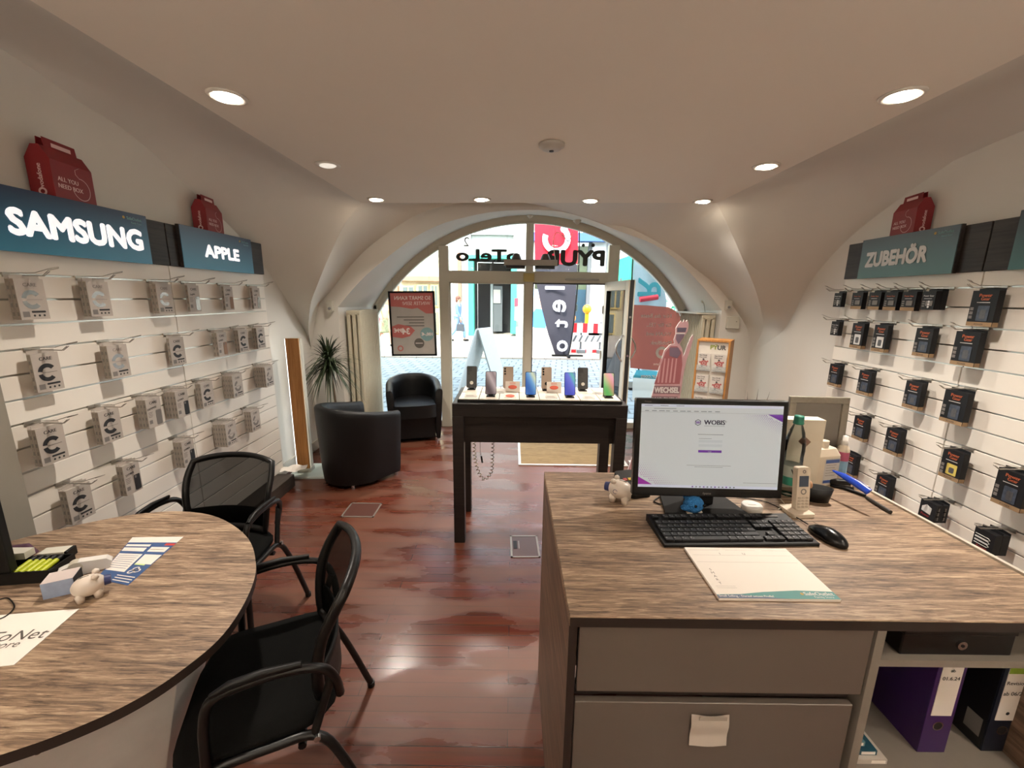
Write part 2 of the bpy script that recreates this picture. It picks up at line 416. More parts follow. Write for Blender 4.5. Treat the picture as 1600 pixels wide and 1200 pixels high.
side_cap(WR3, GR3, BR, 'ceiling_vault_right', 1)
# front bay of the vault: from the ceiling edge and the groins to the arch on the front wall
LUp = [(490, 516), (494, 492), (500, 472), (514, 458), (540, 424), (574, 388), (620, 354), (660, 332), (700, 320)]
LUq = [(887, 332), (945, 350), (980, 355), (1020, 374), (1060, 398), (1084, 418), (1120, 446), (1148, 482), (1168, 516)]
L3 = [WL3[0]]+[ony(x, y, YF) for x, y in LUp]+[ony(790, 313, YF)]+[ony(x, y, YF) for x, y in LUq]+[WR3[0]]
L3 = catmull(L3, 6)
il = min(range(len(L3)), key=lambda i: abs(L3[i].x+0.95)); ir = min(range(len(L3)), key=lambda i: abs(L3[i].x-1.55))
A = resample(L3[:il+1], 24)+resample(L3[il:ir+1], 30)[1:]+resample(L3[ir:], 24)[1:]
B = resample(catmull(GL3[::-1], 6), 24)+resample([FL, FR], 30)[1:]+resample(catmull(GR3, 6), 24)[1:]
struct(MB().loft(A, B, white, True, k=6, bulge=lambda u, v: Vector((0, 0, .04*math.sin(PI*v)*min(1, u*4, (1-u)*4)))), 'ceiling_vault_front')
# front wall with the arched recess
RVp = [(528, 480), (544, 460), (570, 432), (598, 408), (640, 376), (680, 354), (720, 341), (780, 330), (860, 329), (913, 340), (967, 361), (1020, 381), (1060, 409), (1100, 450), (1128, 485)]
RV = [ony(x, y, YF) for x, y in RVp]
RV = catmull(RV, 6)
xl0, xr1 = RV[0].x, RV[-1].x
AC, AR_, AZ = 0.21, 2.15, 0.34      # window arch: centre, radius, centre height
def arch(r, z0=1.50, n=60):
    a = math.acos(min(1, (z0-AZ)/r)); return [(AC+r*math.sin(-a+2*a*i/n), AZ+r*math.cos(-a+2*a*i/n)) for i in range(n+1)]
IN = arch(AR_+0.085)
rv = resample(RV, 61)
out = []
for p in rv:
    d = Vector((p.x-0.17, 0, p.z-1.2)); d.normalize(); k = 3.2
    out.append(Vector((p.x+d.x*k, YF, max(p.z+d.z*k, p.z))))
b = MB().loft(rv, out, white, False)
b.add([(xl0, YF, 0), (xl0, YF, rv[0].z), (-3.2, YF, rv[0].z), (-3.2, YF, 0)], [(0, 1, 2, 3)], white)
b.add([(xr1, YF, 0), (xr1, YF, rv[-1].z), (3.6, YF, rv[-1].z), (3.6, YF, 0)], [(3, 2, 1, 0)], white)
b.add([(out[0].x, YF, out[0].z), (rv[0].x, YF, rv[0].z), (-3.2, YF, rv[0].z)], [(0, 1, 2)], white)
b.add([(out[-1].x, YF, out[-1].z), (rv[-1].x, YF, rv[-1].z), (3.6, YF, rv[-1].z)], [(2, 1, 0)], white)
inn = [Vector((x, YW-0.04, z)) for x, z in IN]
b.loft(rv, inn, white, True, k=4)
b.add([(xl0, YF, 0), (xl0, YF, rv[0].z), (inn[0].x, YW-0.04, inn[0].z), (inn[0].x, YW-0.04, 0)], [(0, 1, 2, 3)], white)
b.add([(xr1, YF, 0), (xr1, YF, rv[-1].z), (inn[-1].x, YW-0.04, inn[-1].z), (inn[-1].x, YW-0.04, 0)], [(3, 2, 1, 0)], white)
# thickness behind the plaster up to the street face
fac = [Vector((x, YW+0.12, z)) for x, z in IN]
b.loft(inn, fac, white, True)
b.add([tuple(inn[0]), tuple(fac[0]), (fac[0].x, fac[0].y, 0), (inn[0].x, inn[0].y, 0)], [(0, 1, 2, 3)], white)
b.add([tuple(inn[-1]), tuple(fac[-1]), (fac[-1].x, fac[-1].y, 0), (inn[-1].x, inn[-1].y, 0)], [(3, 2, 1, 0)], white)
o2 = [Vector((p.x*1.0+(p.x-AC)*1.6, YW+0.12, p.z+2.2)) for p in fac]
b.loft(fac, o2, white, False)
b.add([(fac[0].x, YW+.12, 0), tuple(fac[0]), tuple(o2[0]), (-8, YW+.12, 3), (-8, YW+.12, 0)], [(0, 1, 2, 3, 4)], white)
b.add([(fac[-1].x, YW+.12, 0), tuple(fac[-1]), tuple(o2[-1]), (8, YW+.12, 3), (8, YW+.12, 0)], [(4, 3, 2, 1, 0)], white)
struct(b, 'wall_front')
ext = mat('facade_render', '#b9b2a6', 0.9, var=0.05, scale=2)
struct(MB().box(-16, -4, 3.0, 16, 5.3, 9.5, ext), 'wall_upper_storeys')
struct(MB().box(-16, -4, -0.1, -3.25, 5.3, 3.0, ext), 'wall_neighbour_left')
struct(MB().box(3.65, -4, -0.1, 16, 5.3, 3.0, ext), 'wall_neighbour_right')
# pilaster next to the left slatwall
greyp = mat('grey_paint', '#8d877c', 0.8, var=0.03)
struct(MB().box(wl(1)-0.02, 0.95, 0, -1.985, 1.575, 2.35, greyp), 'trim_pilaster')
skirt = mat('white_skirting', '#c9c5bb', 0.5)
struct(MB().prism([(wl(3.48), 3.48), (wl(3.48)+.018, 3.48), (wl(4.34)+.018, 4.335), (wl(4.34), 4.335)], 0, .10, skirt, 'z').box(wl(4.3)+.018, YF-.018, 0, xl0, YF-.0005, .10, skirt), 'baseboard_left')
struct(MB().prism([(wr(3.2)-.018, 3.2), (wr(3.2), 3.2), (wr(4.34), 4.335), (wr(4.34)-.018, 4.335)], 0, .10, skirt, 'z').box(xr1, YF-.018, 0, wr(4.3)-.018, YF-.0005, .10, skirt), 'baseboard_right')

# ------------------------------------------------------------------ shop front (window and door)
fr = mat('cream_window_frame', '#bdb9a9', 0.4, var=0.02)
gl = glass_mat('window_glass')
seal = mat('dark_gasket', '#1a1a1a', 0.6)
FY0, FY1 = YW-0.04, YW+0.04
def z_arch(x, r=AR_): return AZ+math.sqrt(max(0, r*r-(x-AC)**2))
b = MB()
ao = arch(AR_+0.085); ai = arch(AR_+0.0, 1.40)
n = len(ao)
vs = [(x, FY0, z) for x, z in ao]+[(x, FY0, z) for x, z in ai]+[(x, FY1, z) for x, z in ao]+[(x, FY1, z) for x, z in ai]
b.add(vs, [(i, i+1, n+i+1, n+i) for i in range(n-1)]+[(2*n+i, 3*n+i, 3*n+i+1, 2*n+i+1) for i in range(n-1)]+[(n+i, n+i+1, 3*n+i+1, 3*n+i) for i in range(n-1)], fr, True)
xa, xb = ai[0][0], ai[-1][0]
b.box(ao[0][0], FY0, 0, xa, FY1, 1.52, fr); b.box(xb, FY0, 0, ao[-1][0], FY1, 1.52, fr)
M1, M2, M3 = (-0.89, -0.775), (0.145, 0.235), (1.13, 1.255)
for m0, m1 in (M1, M2, M3): b.box(m0, FY0-0.015, 0, m1, FY1, z_arch((m0+m1)/2)-0.0, fr)
b.box(M1[1], FY0-0.012, EYE+.18, M2[0], FY1, EYE+.31, fr); b.box(M2[1], FY0-0.012, EYE+.18, M3[0], FY1, EYE+.31, fr)
for x0, x1 in ((xa, M1[0]), (M1[1], M2[0]), (M3[1], xb)): b.box(x0, FY0, 0.0, x1, FY1, 0.075, fr)
b.box(M2[1], FY0, 0.0, M3[0], FY1, 0.012, mat('metal_sill', '#8a8a88', 0.35, metal=0.8))
# inner beads round each pane
def bead(x0, x1, z0, z1):
    for q in ((x0, z0, x1, z0+.018), (x0, z1-.018, x1, z1), (x0, z0, x0+.018, z1), (x1-.018, z0, x1, z1)):
        b.box(q[0], FY0+.01, q[1], q[2], FY1-.02, q[3], fr)
bead(M1[1], M2[0], .075, EYE+.18)
b.box(M2[1], FY0-.005, EYE+.165, M3[0], FY0+.03, EYE+.181, seal); b.box(M2[1], FY0-.005, .01, M2[1]+.012, FY0+.03, EYE+.18, seal)
win = struct(b, 'window_1')
g = MB()
def pane(pts): g.flat(pts, YW, gl, 'y')
la = [p for p in ai if p[0] <= M1[0]]; pane([(xa, .075), (M1[0], .075), (M1[0], z_arch(M1[0]))]+la[::-1])
ra = [p for p in ai if p[0] >= M3[1]]; pane([(M3[1], .075), (xb, .075)]+ra[::-1]+[(M3[1], z_arch(M3[1]))])
pane([(M1[1], .075), (M2[0], .075), (M2[0], EYE+.18), (M1[1], EYE+.18)])
ta = [p for p in ai if M1[1] < p[0] < M2[0]]; pane([(M1[1], EYE+.31), (M2[0], EYE+.31), (M2[0], z_arch(M2[0]))]+ta[::-1]+[(M1[1], z_arch(M1[1]))])
tb = [p for p in ai if M2[1] < p[0] < M3[0]]; pane([(M2[1], EYE+.31), (M3[0], EYE+.31), (M3[0], z_arch(M3[0]))]+tb[::-1]+[(M2[1], z_arch(M2[1]))])
gp = struct(g, 'window_pane', parent=win)
# lettering stuck on the fanlights, seen from behind
let = mat('dark_film_letters', '#2b2c28', 0.7, var=0.0)
c1 = ony(770, 398, YW-.01); c2 = ony(895, 402, YW-.01)
l1 = MB().text('oTeLo', ony(762, 398, YW).x, c1.z-.07, YW-.008, .185, let, bold=.03, mirror=True, width=.74)
l1.text('2', ony(729, 385, YW).x, ony(729, 385, YW).z, YW-.008, .15, let, mirror=True)
tag(l1.build('window_lettering'), 'dark mirrored shop lettering on the left fanlight pane', 'lettering')
l2 = MB().text('PYUR', c2.x+.02, c2.z-.09, YW-.008, .24, let, bold=.035, mirror=True, width=.70)
for dx in (.14, .255): l2.disc(c2.x+dx-.02, c2.z+.14, .022, YW-.008, let)
tag(l2.build('window_lettering'), 'dark mirrored letters with two dots on the right fanlight pane', 'lettering')
# door leaf standing open into the room
H0 = Vector((1.135, YW-.03, 0)); H1 = ony(984, 500, 4.32); H1.z = 0
dv = (H1-H0); dl = dv.length; ang = math.atan2(dv.y, dv.x)
door = thing('door_1', None, None, (H0.x, H0.y, 0)); del_ = door; door['kind'] = 'structure'; door.rotation_euler = (0, 0, ang)
zt = ony(984, 437, 4.32).z
b = MB(); t = .035
b.box(0, -t, .03, .095, t, zt, fr).box(dl-.095, -t, .03, dl, t, zt, fr).box(.095, -t, .03, dl-.095, t, .19, fr).box(.095, -t, zt-.10, dl-.095, t, zt, fr)
b.box(dl, -t*.6, .03, dl+.006, t*.6, zt, seal)
fo = b.build('door_frame', door, bevel=.003); fo['kind'] = 'structure'
b = MB().box(.095, -.012, .19, dl-.095, .012, zt-.10, glass_mat('window_glass')); 
p_ = b.build('door_pane', door); p_['kind'] = 'structure'
b = MB()
for s in (.098, dl-.110): b.box(s, -t-.002, .19, s+.012, t+.002, zt-.10, seal)
b.build('door_gasket', door)['kind'] = 'structure'
b = MB()
for sgn in (1, -1):
    pts = [(dl-.06, sgn*(t+.07*math.sin(PI*i/12)), .98+.28*i/12) for i in range(13)]
    b.tube(pts, .009, chrome)
b.build('door_handle', door)['kind'] = 'structure'
b = MB()
for z in (.55, 1.05, 1.45): b.cyl((dl+.001, 0, z), (dl+.008, 0, z), .012, chrome, n=10)
for z in (.2, .95, 1.5): b.cyl((0, -t-.006, z-.05), (0, -t-.006, z+.05), .01, fr)
b.build('door_hinge', door)['kind'] = 'structure'
cd = thing('door_closer', 'slim grey door closer rail above the open entrance door', 'door closer', (0, 0, 0))
q = ony(905, 428, FY0-.03)
MB().box(.62, FY0-.05, EYE+.215, 1.02, FY0-.013, EYE+.235, mat('grey_metal', '#8f8d86', .4, metal=.6)).build('rail', cd, bevel=.003)
b = MB().box(.12, FY0-.045, EYE+.19, .25, FY0-.016, EYE+.29, mat('yellow_sensor_box', '#b3a263', .5))
tag(b.build('door_sensor', bevel=.006), 'small yellowish box fixed where the middle mullion meets the transom', 'sensor')

# ------------------------------------------------------------------ ceiling lamps (real spots) and lamps added out of view
lampw = mat('downlight_ring_white', '#d2ccc2', 0.35)
bulb = mat('lit_bulb', '#fff1dc', 0.4, emit=22.0, var=0.0)
bulb_off = mat('dim_bulb', '#cfc8bc', 0.3, emit=0.6, var=0.0)
SP = [((355, 150), 1, 'nearest to the camera on the left side'), ((1410, 148), 1, 'nearest to the camera on the right side'),
      ((512, 257), 0, 'second on the left side, barely lit'), ((1197, 259), 1, 'second on the right side'),
      ((588, 311), 1, 'leftmost in the row of four at the vault'), ((753, 311), 1, 'left of centre in the row of four at the vault'),
      ((922, 313), 1, 'right of centre in the row of four at the vault'), ((1098, 314), 1, 'rightmost in the row of four at the vault')]
def spot_lamp(p, on, label, tilt, energy=62, group=None):
    t = thing('downlight', label, 'ceiling light', (p.x, p.y, HC), 0, group)
    MB().lathe([(.050, -.002), (.052, -.006), (.066, -.010), (.074, -.007), (.076, -.0005), (.05, -.0005)], lampw, 28).build('trim_ring', t)
    MB().lathe([(.0, -.004), (.030, -.010), (.045, -.006), (.050, -.003)], bulb if on else bulb_off, 24, M=Matrix.Rotation(tilt, 4, 'Y')@Matrix.Translation((0, 0, -.0045))).build('lamp_glass', t)
    if on:
        l = bpy.data.lights.new('downlight_beam', 'SPOT'); l.energy = energy; l.spot_size = R(119); l.spot_blend = 1.0; l.shadow_soft_size = .04; l.color = (1.0, .90, .79)
        o = bpy.data.objects.new('downlight_beam', l); COL.objects.link(o); o.parent = t; o.location = (0, 0, -.035); o.rotation_euler = (0, tilt*1.0, 0)
for (px, py), on, lab in [(a, b_, c_) for a, b_, c_ in SP]:
    p = onz(px, py, HC)
    spot_lamp(p, on, 'round recessed ceiling spotlight, '+lab, 0.09 if p.x > 0 else -0.09, (76 if px < 800 else 98) if py < 200 else 66)
# unseen standing lamps added behind the camera to brighten ceiling and vault
def fill(x, y, label):
    t = thing('fill_lamp', label, 'added lamp', (x, y, 0))
    MB().lathe([(.0, 0), (.14, 0), (.14, .02), (.02, .03), (.0, .03)], black, 24).build('base', t)
    MB().cyl((0, 0, .03), (0, 0, 1.60), .014, black).build('pole', t)
    MB().lathe([(.02, 1.60), (.15, 1.68), (.155, 1.68), (.02, 1.59)], black, 24).build('shade', t)
    l = bpy.data.lights.new('fill_beam', 'AREA'); l.shape = 'DISK'; l.size = .26; l.energy = FILL_POWER; l.color = (1.0, .91, .81)
    o = bpy.data.objects.new('fill_beam', l); COL.objects.link(o); o.parent = t; o.location = (0, 0, 1.685); o.rotation_euler = (PI, 0, 0)
FILL_POWER = 42
fill(-1.35, -1.4, 'black uplighter lamp added behind the camera to brighten the ceiling, left')
fill(1.75, -1.4, 'black uplighter lamp added behind the camera to brighten the ceiling, right')
# more spots of the same kind, added unseen behind the camera for brightness
for x, y in ((-1.15, .2), (1.5, .2), (-1.15, -1.5), (1.5, -1.5)):
    spot_lamp(Vector((x, y, HC)), 1, 'round recessed ceiling spotlight added unseen behind the camera for brightness', 0.0, energy=16, group='spotlights added behind the camera')
t = thing('smoke_detector', 'round white smoke detector in the middle of the ceiling', 'smoke detector', (onz(862, 225, HC)).to_tuple())
MB().lathe([(.0, -.034), (.03, -.033), (.050, -.027), (.056, -.016), (.068, -.014), (.070, -.0), (.0, 0)], mat('off_white_detector', '#b3aca2', .5), 28).build('housing', t)  # white housing, its shading put into a darker base colour
MB().lathe([(.0, -.038), (.012, -.0375), (.014, -.030)], mat('dark_grille', '#333333', .5), 16).build('sensor', t)
# ------------------------------------------------------------------ slat walls
board = mat('white_slat_board', '#e4ded4', 0.45, var=0.02, scale=4)
alu = mat('aluminium_insert', '#b9b7b0', 0.28, metal=0.9, var=0.03)
dkwood = wood_mat('dark_oak_board', '#1e1917', '#38312c', axis='X', fine=50, rough=.55)
class Wall:
    def __init__(s, side):
        yaw, dist = (YAWL, -DL) if side == 'L' else (YAWR, DR)
        s.side = side; s.t = Vector((math.sin(yaw), math.cos(yaw), 0)); nrm = Vector((math.cos(yaw), -math.sin(yaw), 0))
        s.inn = nrm if side == 'L' else -nrm
        s.X = s.t if side == 'L' else -s.t
        s.base = nrm*dist
        s.ang = math.atan2(s.X.y, s.X.x)
        u0 = 1.578 if side == 'L' else 3.165
        s.O = s.base+s.t*u0; s.O.z = 0
        s.h0 = EYE+(0.168 if side == 'L' else 0.1806)
    def P(s, lx, z, off=0.0):
        p = s.O+s.X*lx+s.inn*off; return Vector((p.x, p.y, z))
    def loc(s, px, py, off):
        p = onwall(px, py, s.side, off); return ((p-s.O).dot(s.X), p.z)
WLs, WRs = Wall('L'), Wall('R')
ZB, ZH, ZT = .11, EYE+.158, EYE+.395
def slat_panel(w, x0, x1, label):
    t = thing('slatwall_panel', label, 'display wall', w.P(x0, 0), w.ang)
    L = x1-x0; b = MB()
    zs = [w.h0-.1*k for k in range(1, 17)]
    prev = ZH
    for z in zs:
        b.box(.001, 0, z+.004, L-.001, .018, prev, board); prev = z-.004
    b.box(.001, 0, ZB, L-.001, .018, prev, board)
    b.build('slat_board', t, bevel=.0012, seg=1)
    c = MB()
    for z in zs: c.box(.001, .006, z-.006, L-.001, .016, z+.006, alu)
    c.build('groove_insert', t)
    MB().box(0, .019, ZB, L, .07, ZH, board).build('backing_board', t)
    return t
for w, segs, nm in ((WLs, [(0.0, .948), (.952, 1.90)], [('white slatwall panel with the first ring packs, beside the grey pilaster'), ('white slatwall panel nearest the dragon tree, under the lit word APPLE')]),
                    (WRs, [(0.0, .93), (.934, 1.864), (1.868, 2.80)], ['white slatwall panel farthest from the camera on the right wall', 'white slatwall panel beside the counter, under the second sign on the right', 'white slatwall panel nearest the camera on the right wall'])):
    for (a, b_), l in zip(segs, nm): slat_panel(w, a, b_, l)
    for (a, b_) in segs:
        far = 'right' if w.side == 'R' else 'left'
        k = segs.index((a, b_))
        o = MB().box(0.001, -.012, ZH+.0005, b_-a-.001, .05, ZT, dkwood).build('header_board', loc=w.P(a, 0), rot=w.ang, bevel=.002, seg=1)
        tag(o, {('L', 0): 'dark wood header board behind the sign SAMSUNG', ('L', 1): 'dark wood header board behind the sign APPLE', ('R', 0): 'dark wood header board behind the sign ending ZUBEHÖR',
                ('R', 1): 'dark wood header board behind the second sign on the right wall', ('R', 2): 'dark wood header board nearest the camera on the right wall'}[(w.side, k)], 'header board')
# plinth under the left slat wall
w = WLs
tag(MB().box(0, -.14, 0, 1.81, .07, .1095, wood_mat('plinth_wood', '#2b2521', '#463d36', axis='X', fine=40)).build('plinth', loc=w.P(0, 0), rot=w.ang, bevel=.002, seg=1), 'low dark wood plinth along the foot of the left slatwall', 'plinth')
tag(MB().box(0, -.05, 0, 2.8, .07, .1095, _M['plinth_wood']).build('plinth', loc=WRs.P(0, 0), rot=WRs.ang, bevel=.002, seg=1), 'low dark wood plinth along the foot of the right slatwall', 'plinth')
# signs: printed panels, blue to petrol print running top to bottom
def sign_mat(name, top, bot, emit, z0, z1):
    m = bpy.data.materials.new(name); m.use_nodes = True; n = m.node_tree; p = n.nodes['Principled BSDF']; p.inputs['Roughness'].default_value = .35
    tc = n.nodes.new('ShaderNodeTexCoord'); sp = n.nodes.new('ShaderNodeSeparateXYZ'); mr = n.nodes.new('ShaderNodeMapRange')
    mr.inputs['From Min'].default_value = z0; mr.inputs['From Max'].default_value = z1
    n.links.new(tc.outputs['Object'], sp.inputs[0]); n.links.new(sp.outputs['Z'], mr.inputs['Value'])
    r = n.nodes.new('ShaderNodeValToRGB'); r.color_ramp.elements[0].color = (*lin(bot), 1); r.color_ramp.elements[1].color = (*lin(top), 1)
    n.links.new(mr.outputs[0], r.inputs[0]); n.links.new(r.outputs[0], p.inputs['Base Color'])
    if emit: n.links.new(r.outputs[0], p.inputs['Emission Color']); p.inputs['Emission Strength'].default_value = emit
    return m
sgm = sign_mat('lit_sign_print', '#0c1a30', '#1d6076', .16, ZH, ZT)
sgr = sign_mat('petrol_sign_print', '#141f27', '#235a57', 0.0, ZH, ZT)
lit = mat('lit_white_letter', '#f4f2f4', .4, emit=.40, var=0.0)
unl = mat('white_letter', '#c9c7c4', .5, var=0.0)
gold = mat('yellow_print', '#b5923e', .6); teal = mat('pale_teal_print', '#7fa7a4', .6)
def sign(w, x0, x1, z0, z1, txt, m, ml, tx, size, width, label, off=.05):
    off -= .016
    b = MB().box(0, -off, z0, x1-x0, -.013, z1, m, None)
    nf, ff = ((dkwood, ink) if w.side == 'L' else (ink, dkwood)); b.box(-.004, -off+.002, z0, 0, -.013, z1, nf).box(x1-x0, -off+.002, z0, x1-x0+.004, -.013, z1, ff)
    b.text(txt, tx, (z0+z1)/2-size*.36-.005, -off-.002, size, ml, bold=.040, width=width)
    b.text('SafeOutlet', x1-x0-.075, z1-.035, -off-.001, .02, teal, bold=.01); b.disc(x1-x0-.135, z1-.028, .007, -off-.001, gold)
    b.text('Family Store', x1-x0-.065, z1-.052, -off-.001, .012, teal)
    tag(b.build('shop_sign', loc=w.P(x0, 0), rot=w.ang), label, 'sign')
sign(WLs, .03, .80, ZH-.003, ZT+.008, 'SAMSUNG', sgm, lit, .42, .135, .60, 'wide blue to petrol sign lettered SAMSUNG above the left slatwall')
sign(WLs, 1.03, 1.725, ZH-.003, ZT+.008, 'APPLE', sgm, lit, .36, .105, .34, 'blue to petrol sign lettered APPLE above the left slatwall', .05)
sign(WRs, .155, .80, ZH-.003, ZT+.008, 'ZUBEHÖR', sgr, unl, .27, .12, .43, 'petrol sign lettered ZUBEHÖR over the far right slatwall panel', .05)
sign(WRs, 1.075, 1.80, ZH-.003, ZT+.02, 'ZUBEHÖR', sgr, unl, .36, .13, .50, 'petrol sign cut by the right picture edge, only its Z showing', .06)

# ------------------------------------------------------------------ hooks
wire = mat('hook_wire', '#a9a49b', 0.3, metal=.8)
clearp = mat('clear_hook_strip', '#aeb3a9', .3)
def make_hook():
    t = thing('display_hook', 'x', 'hook')
    b = MB()
    b.box(-.03, -.004, -.012, .03, .008, .006, wire)
    b.tube([(-.004, 0, -.004), (-.004, -.13, -.006), (-.004, -.155, .012)], .0018, wire, 6).tube([(.004, 0, -.004), (.004, -.13, -.006), (.004, -.155, .012)], .0018, wire, 6)
    b.build('hook_arm', t)
    MB().tube([(0, -.0, .004), (0, -.10, .006), (.006, -.15, .022), (.018, -.18, .03), (.026, -.17, .026), (.01, -.14, .016)], .0015, wire, 6).build('tag_arm', t)
    return t
HK = make_hook(); _hk = [HK]
def place_hook(w, lx, z, label, tagplate=False):
    o = _hk.pop() if _hk else dup(HK)
    o.location = w.P(lx, z, 0); o.rotation_euler = (0, 0, w.ang); o['label'] = label
    return o
pwhite = mat('pack_card_white', '#aaa198', .55, var=.03)
psilver = mat('silver_foil_print', '#8d8a86', .25, metal=.7)
pgrey = mat('grey_print', '#6f6a66', .6)
pblack = mat('pack_card_black', '#111114', .5, var=.1, spec=.3)
porange = mat('orange_print', '#b05a35', .6); pkraft = mat('kraft_print', '#8f7556', .7); pblue = mat('blue_grey_photo', '#38404e', .5, var=.7, scale=70)
pbrown = mat('brown_print', '#8a6a52', .6); predp = mat('red_print', '#8c2a2a', .6); pyel = mat('yellow_blue_print', '#c7b45a', .6)
D = .0158
def care_pack(kind):
    """light retail hanging box, 105 x 160 mm"""
    w_, h = (.105, .160) if kind in ('ring', 'silver', 'half') else (.092, .158)
    b = MB(); x0, x1 = -w_/2, w_/2
    b.box(x0, -D, -h, x1, 0, 0, pwhite)
    b.prism([(x0, 0), (x1, 0), (x1, .012), (.012, .015), (-.012, .015), (x0, .012)], -.002, -.0005, pwhite, 'y')
    e = -D-.0006
    b.text('CARE', 0, -.030, e, .020, ink if kind != 'silver' else pgrey, bold=.02)
    b.box(-.016, e, -.036, .016, e+.0003, -.0355, pgrey)
    if kind in ('ring', 'silver', 'half'):
        mm = {'ring': ink, 'silver': psilver, 'half': pgrey}[kind]
        b.ring(-.002, -.080, .019, .036, e, mm, 35 if kind != 'half' else 95, 172, 22)
        b.ring(-.002, -.083, .019, .036, e, mm, 188, 318 if kind != 'half' else 350, 22)
        b.box(-.02, e-.0002, -.0825, .036, e, -.0805, pgrey)
        b.prism(rrect(-.012, -.134, .040, -.126, .003, 2), e, e+.0003, ink, 'y')
        b.rect(-.044, -.150, -.020, -.128, e, pgrey)
        for k in range(3): b.disc(-.004+k*.018, -.145, .0045, e, ink, 8)
    else:
        b.text({'simba': 'SYMBA', 'hand': 'DEFENSE', 'case': 'Sophia', 'brown': 'SYMBA'}[kind], -.012, -.058, e, .015, ink, bold=.03, rot=.12)
        for k in range(4): b.rect(-.04, -.075-.008*k, -.012-.004*(k % 2), -.072-.008*k, e, pgrey)
        b.rect(-.040, -.135, -.020, -.115, e, pgrey)
        c = {'simba': ink, 'hand': pgrey, 'case': psilver, 'brown': pbrown}[kind]
        b.prism(rrect(.006, -.150, .040, -.068, .006, 3), e-.0008, e, c, 'y')
        b.prism(rrect(.010, -.085, .020, -.072, .003, 2), e-.0014, e-.0008, pgrey, 'y')
    for sx in (x0-.0005, x1+.0005):
        b.box(min(sx, sx+.0003), -D+.001, -h+.002, max(sx, sx+.0003), -.001, -.004, mat('pack_side_print', '#8f867c', .6, var=.25, scale=160))
        for k in range(4): b.box(min(sx, sx+.0006)-.0003, -D+.004, -.145+.034*k, max(sx, sx+.0006), -.005, -.130+.034*k, pgrey)
    return b
def dark_pack(kind):
    w_, h = {'tall': (.10, .155), 'wide': (.118, .170), 'small': (.092, .108), 'mini': (.075, .098), 'magnet': (.088, .098), 'cable': (.088, .10), 'yellow': (.105, .155), 'pair': (.10, .165)}[kind]
    d = .030 if kind not in ('magnet', 'cable') else .032
    b = MB(); x0, x1 = -w_/2, w_/2; b.box(x0, -d, -h, x1, 0, 0, pblack)
    b.prism([(x0, 0), (x1, 0), (x1, .010), (.012, .013), (-.012, .013), (x0, .010)], -.002, -.0005, pblack, 'y')
    e = -d-.0006
    if kind in ('tall', 'wide', 'yellow', 'pair'):
        b.text('Power', .004, -.030, e, .022, porange, bold=.03); b.text('Gear', .006, -.046, e, .020, porange, bold=.03)
        b.rect(-.03, -.058, .03, -.055, e, unl)
        b.rect(x0, -h, x1, -h+.020, e, pkraft); b.text('POWER', .0, -h+.005, e-.0002, .012, ink)
        b.rect(x1+.0, -h, x1, 0, e, pblack)
        for k in range(3): b.rect(x0+.004, -.095-.02*k, x0+.020, -.080-.02*k, e, pgrey)
        b.prism(rrect(-.018, -h+.026, .034, -.072, .004, 3), e-.0012, e, {'yellow': pyel, 'pair': unl}.get(kind, pblue), 'y')
        b.prism(rrect(-.004, -h+.036, .022, -.090, .006, 3), e-.0018, e-.0012, mat('pack_window_grey', '#4a4a4c', .4, var=.4, scale=80), 'y')
        b.box(x1, -d+.002, -h, x1+.0004, -.002, -h+.020, pkraft)
    elif kind in ('small', 'mini'):
        b.text('Power Gear', .0, -.028, e, .012, porange if kind == 'small' else unl, bold=.02)
        b.rect(-.025, -.040, .02, -.038, e, unl)
        for k in range(3): b.rect(x0+.006, -.058-.012*k, x0+.022, -.051-.012*k, e, pgrey)
        b.prism(rrect(-.01, -.078, .03, -.050, .004, 2), e-.002, e, pgrey, 'y')
        if kind == 'small': b.rect(x0, -h, x1, -h+.020, e, pkraft)
        else:
            for k in range(3): b.disc(.008, -.055-.014*k, .006, e-.0022, unl, 10)
    elif kind == 'magnet':
        b.prism([(-.03, -.06), (.02, -.066), (.024, -.03), (-.005, -.018), (-.03, -.036)], e-.0012, e, unl, 'y')
        b.text('Power', -.006, -.083, e, .018, predp, bold=.03)
        for k in range(3):
            for j in range(2): b.box(x1, -d+.008, -.085+.026*k, x1+.0005, -.018+.006*j, -.068+.026*k, pgrey)
    else:
        for k in range(3): b.tube([(-.036, e-.001, -.030-.016*k), (.02, e-.001, -.030-.016*k), (.028, e-.001, -.036-.016*k), (.02, e-.001, -.042-.016*k), (-.036, e-.001, -.042-.016*k)], .0014, unl, 5)
        b.text('Power', -.0, -.092, e, .018, predp, bold=.03)
    return b, d
_PK = {}
def pack_mesh(kind, side):
    if kind in _PK: return _PK[kind]
    if side == 'L': me = care_pack(kind).mesh('retail_pack'); d = D
    else: bb, d = dark_pack(kind); me = bb.mesh('retail_pack')
    _PK[kind] = (me, d); return _PK[kind]
LOOK = {'ring': 'CARE pack with black ring', 'silver': 'CARE pack with silver ring', 'half': 'CARE pack with broken grey ring',
        'simba': 'CARE pack with black phone case', 'hand': 'CARE pack with grey picture', 'case': 'CARE pack with silver case',
        'brown': 'CARE pack with brown case', 'tall': 'tall black pack', 'wide': 'large black pack',
        'small': 'small black and kraft pack', 'mini': 'small plain black pack', 'magnet': 'black charger box', 'cable': 'black cable box',
        'yellow': 'black pack with yellow picture', 'pair': 'tall black pack with pale picture'}
ORD = ['front', 'second', 'third', 'fourth', 'fifth', 'sixth']
NTH = ['first', 'second', 'third', 'fourth', 'fifth', 'sixth', 'seventh']
ROWN = ['top', 'second', 'third', 'fourth', 'lowest']
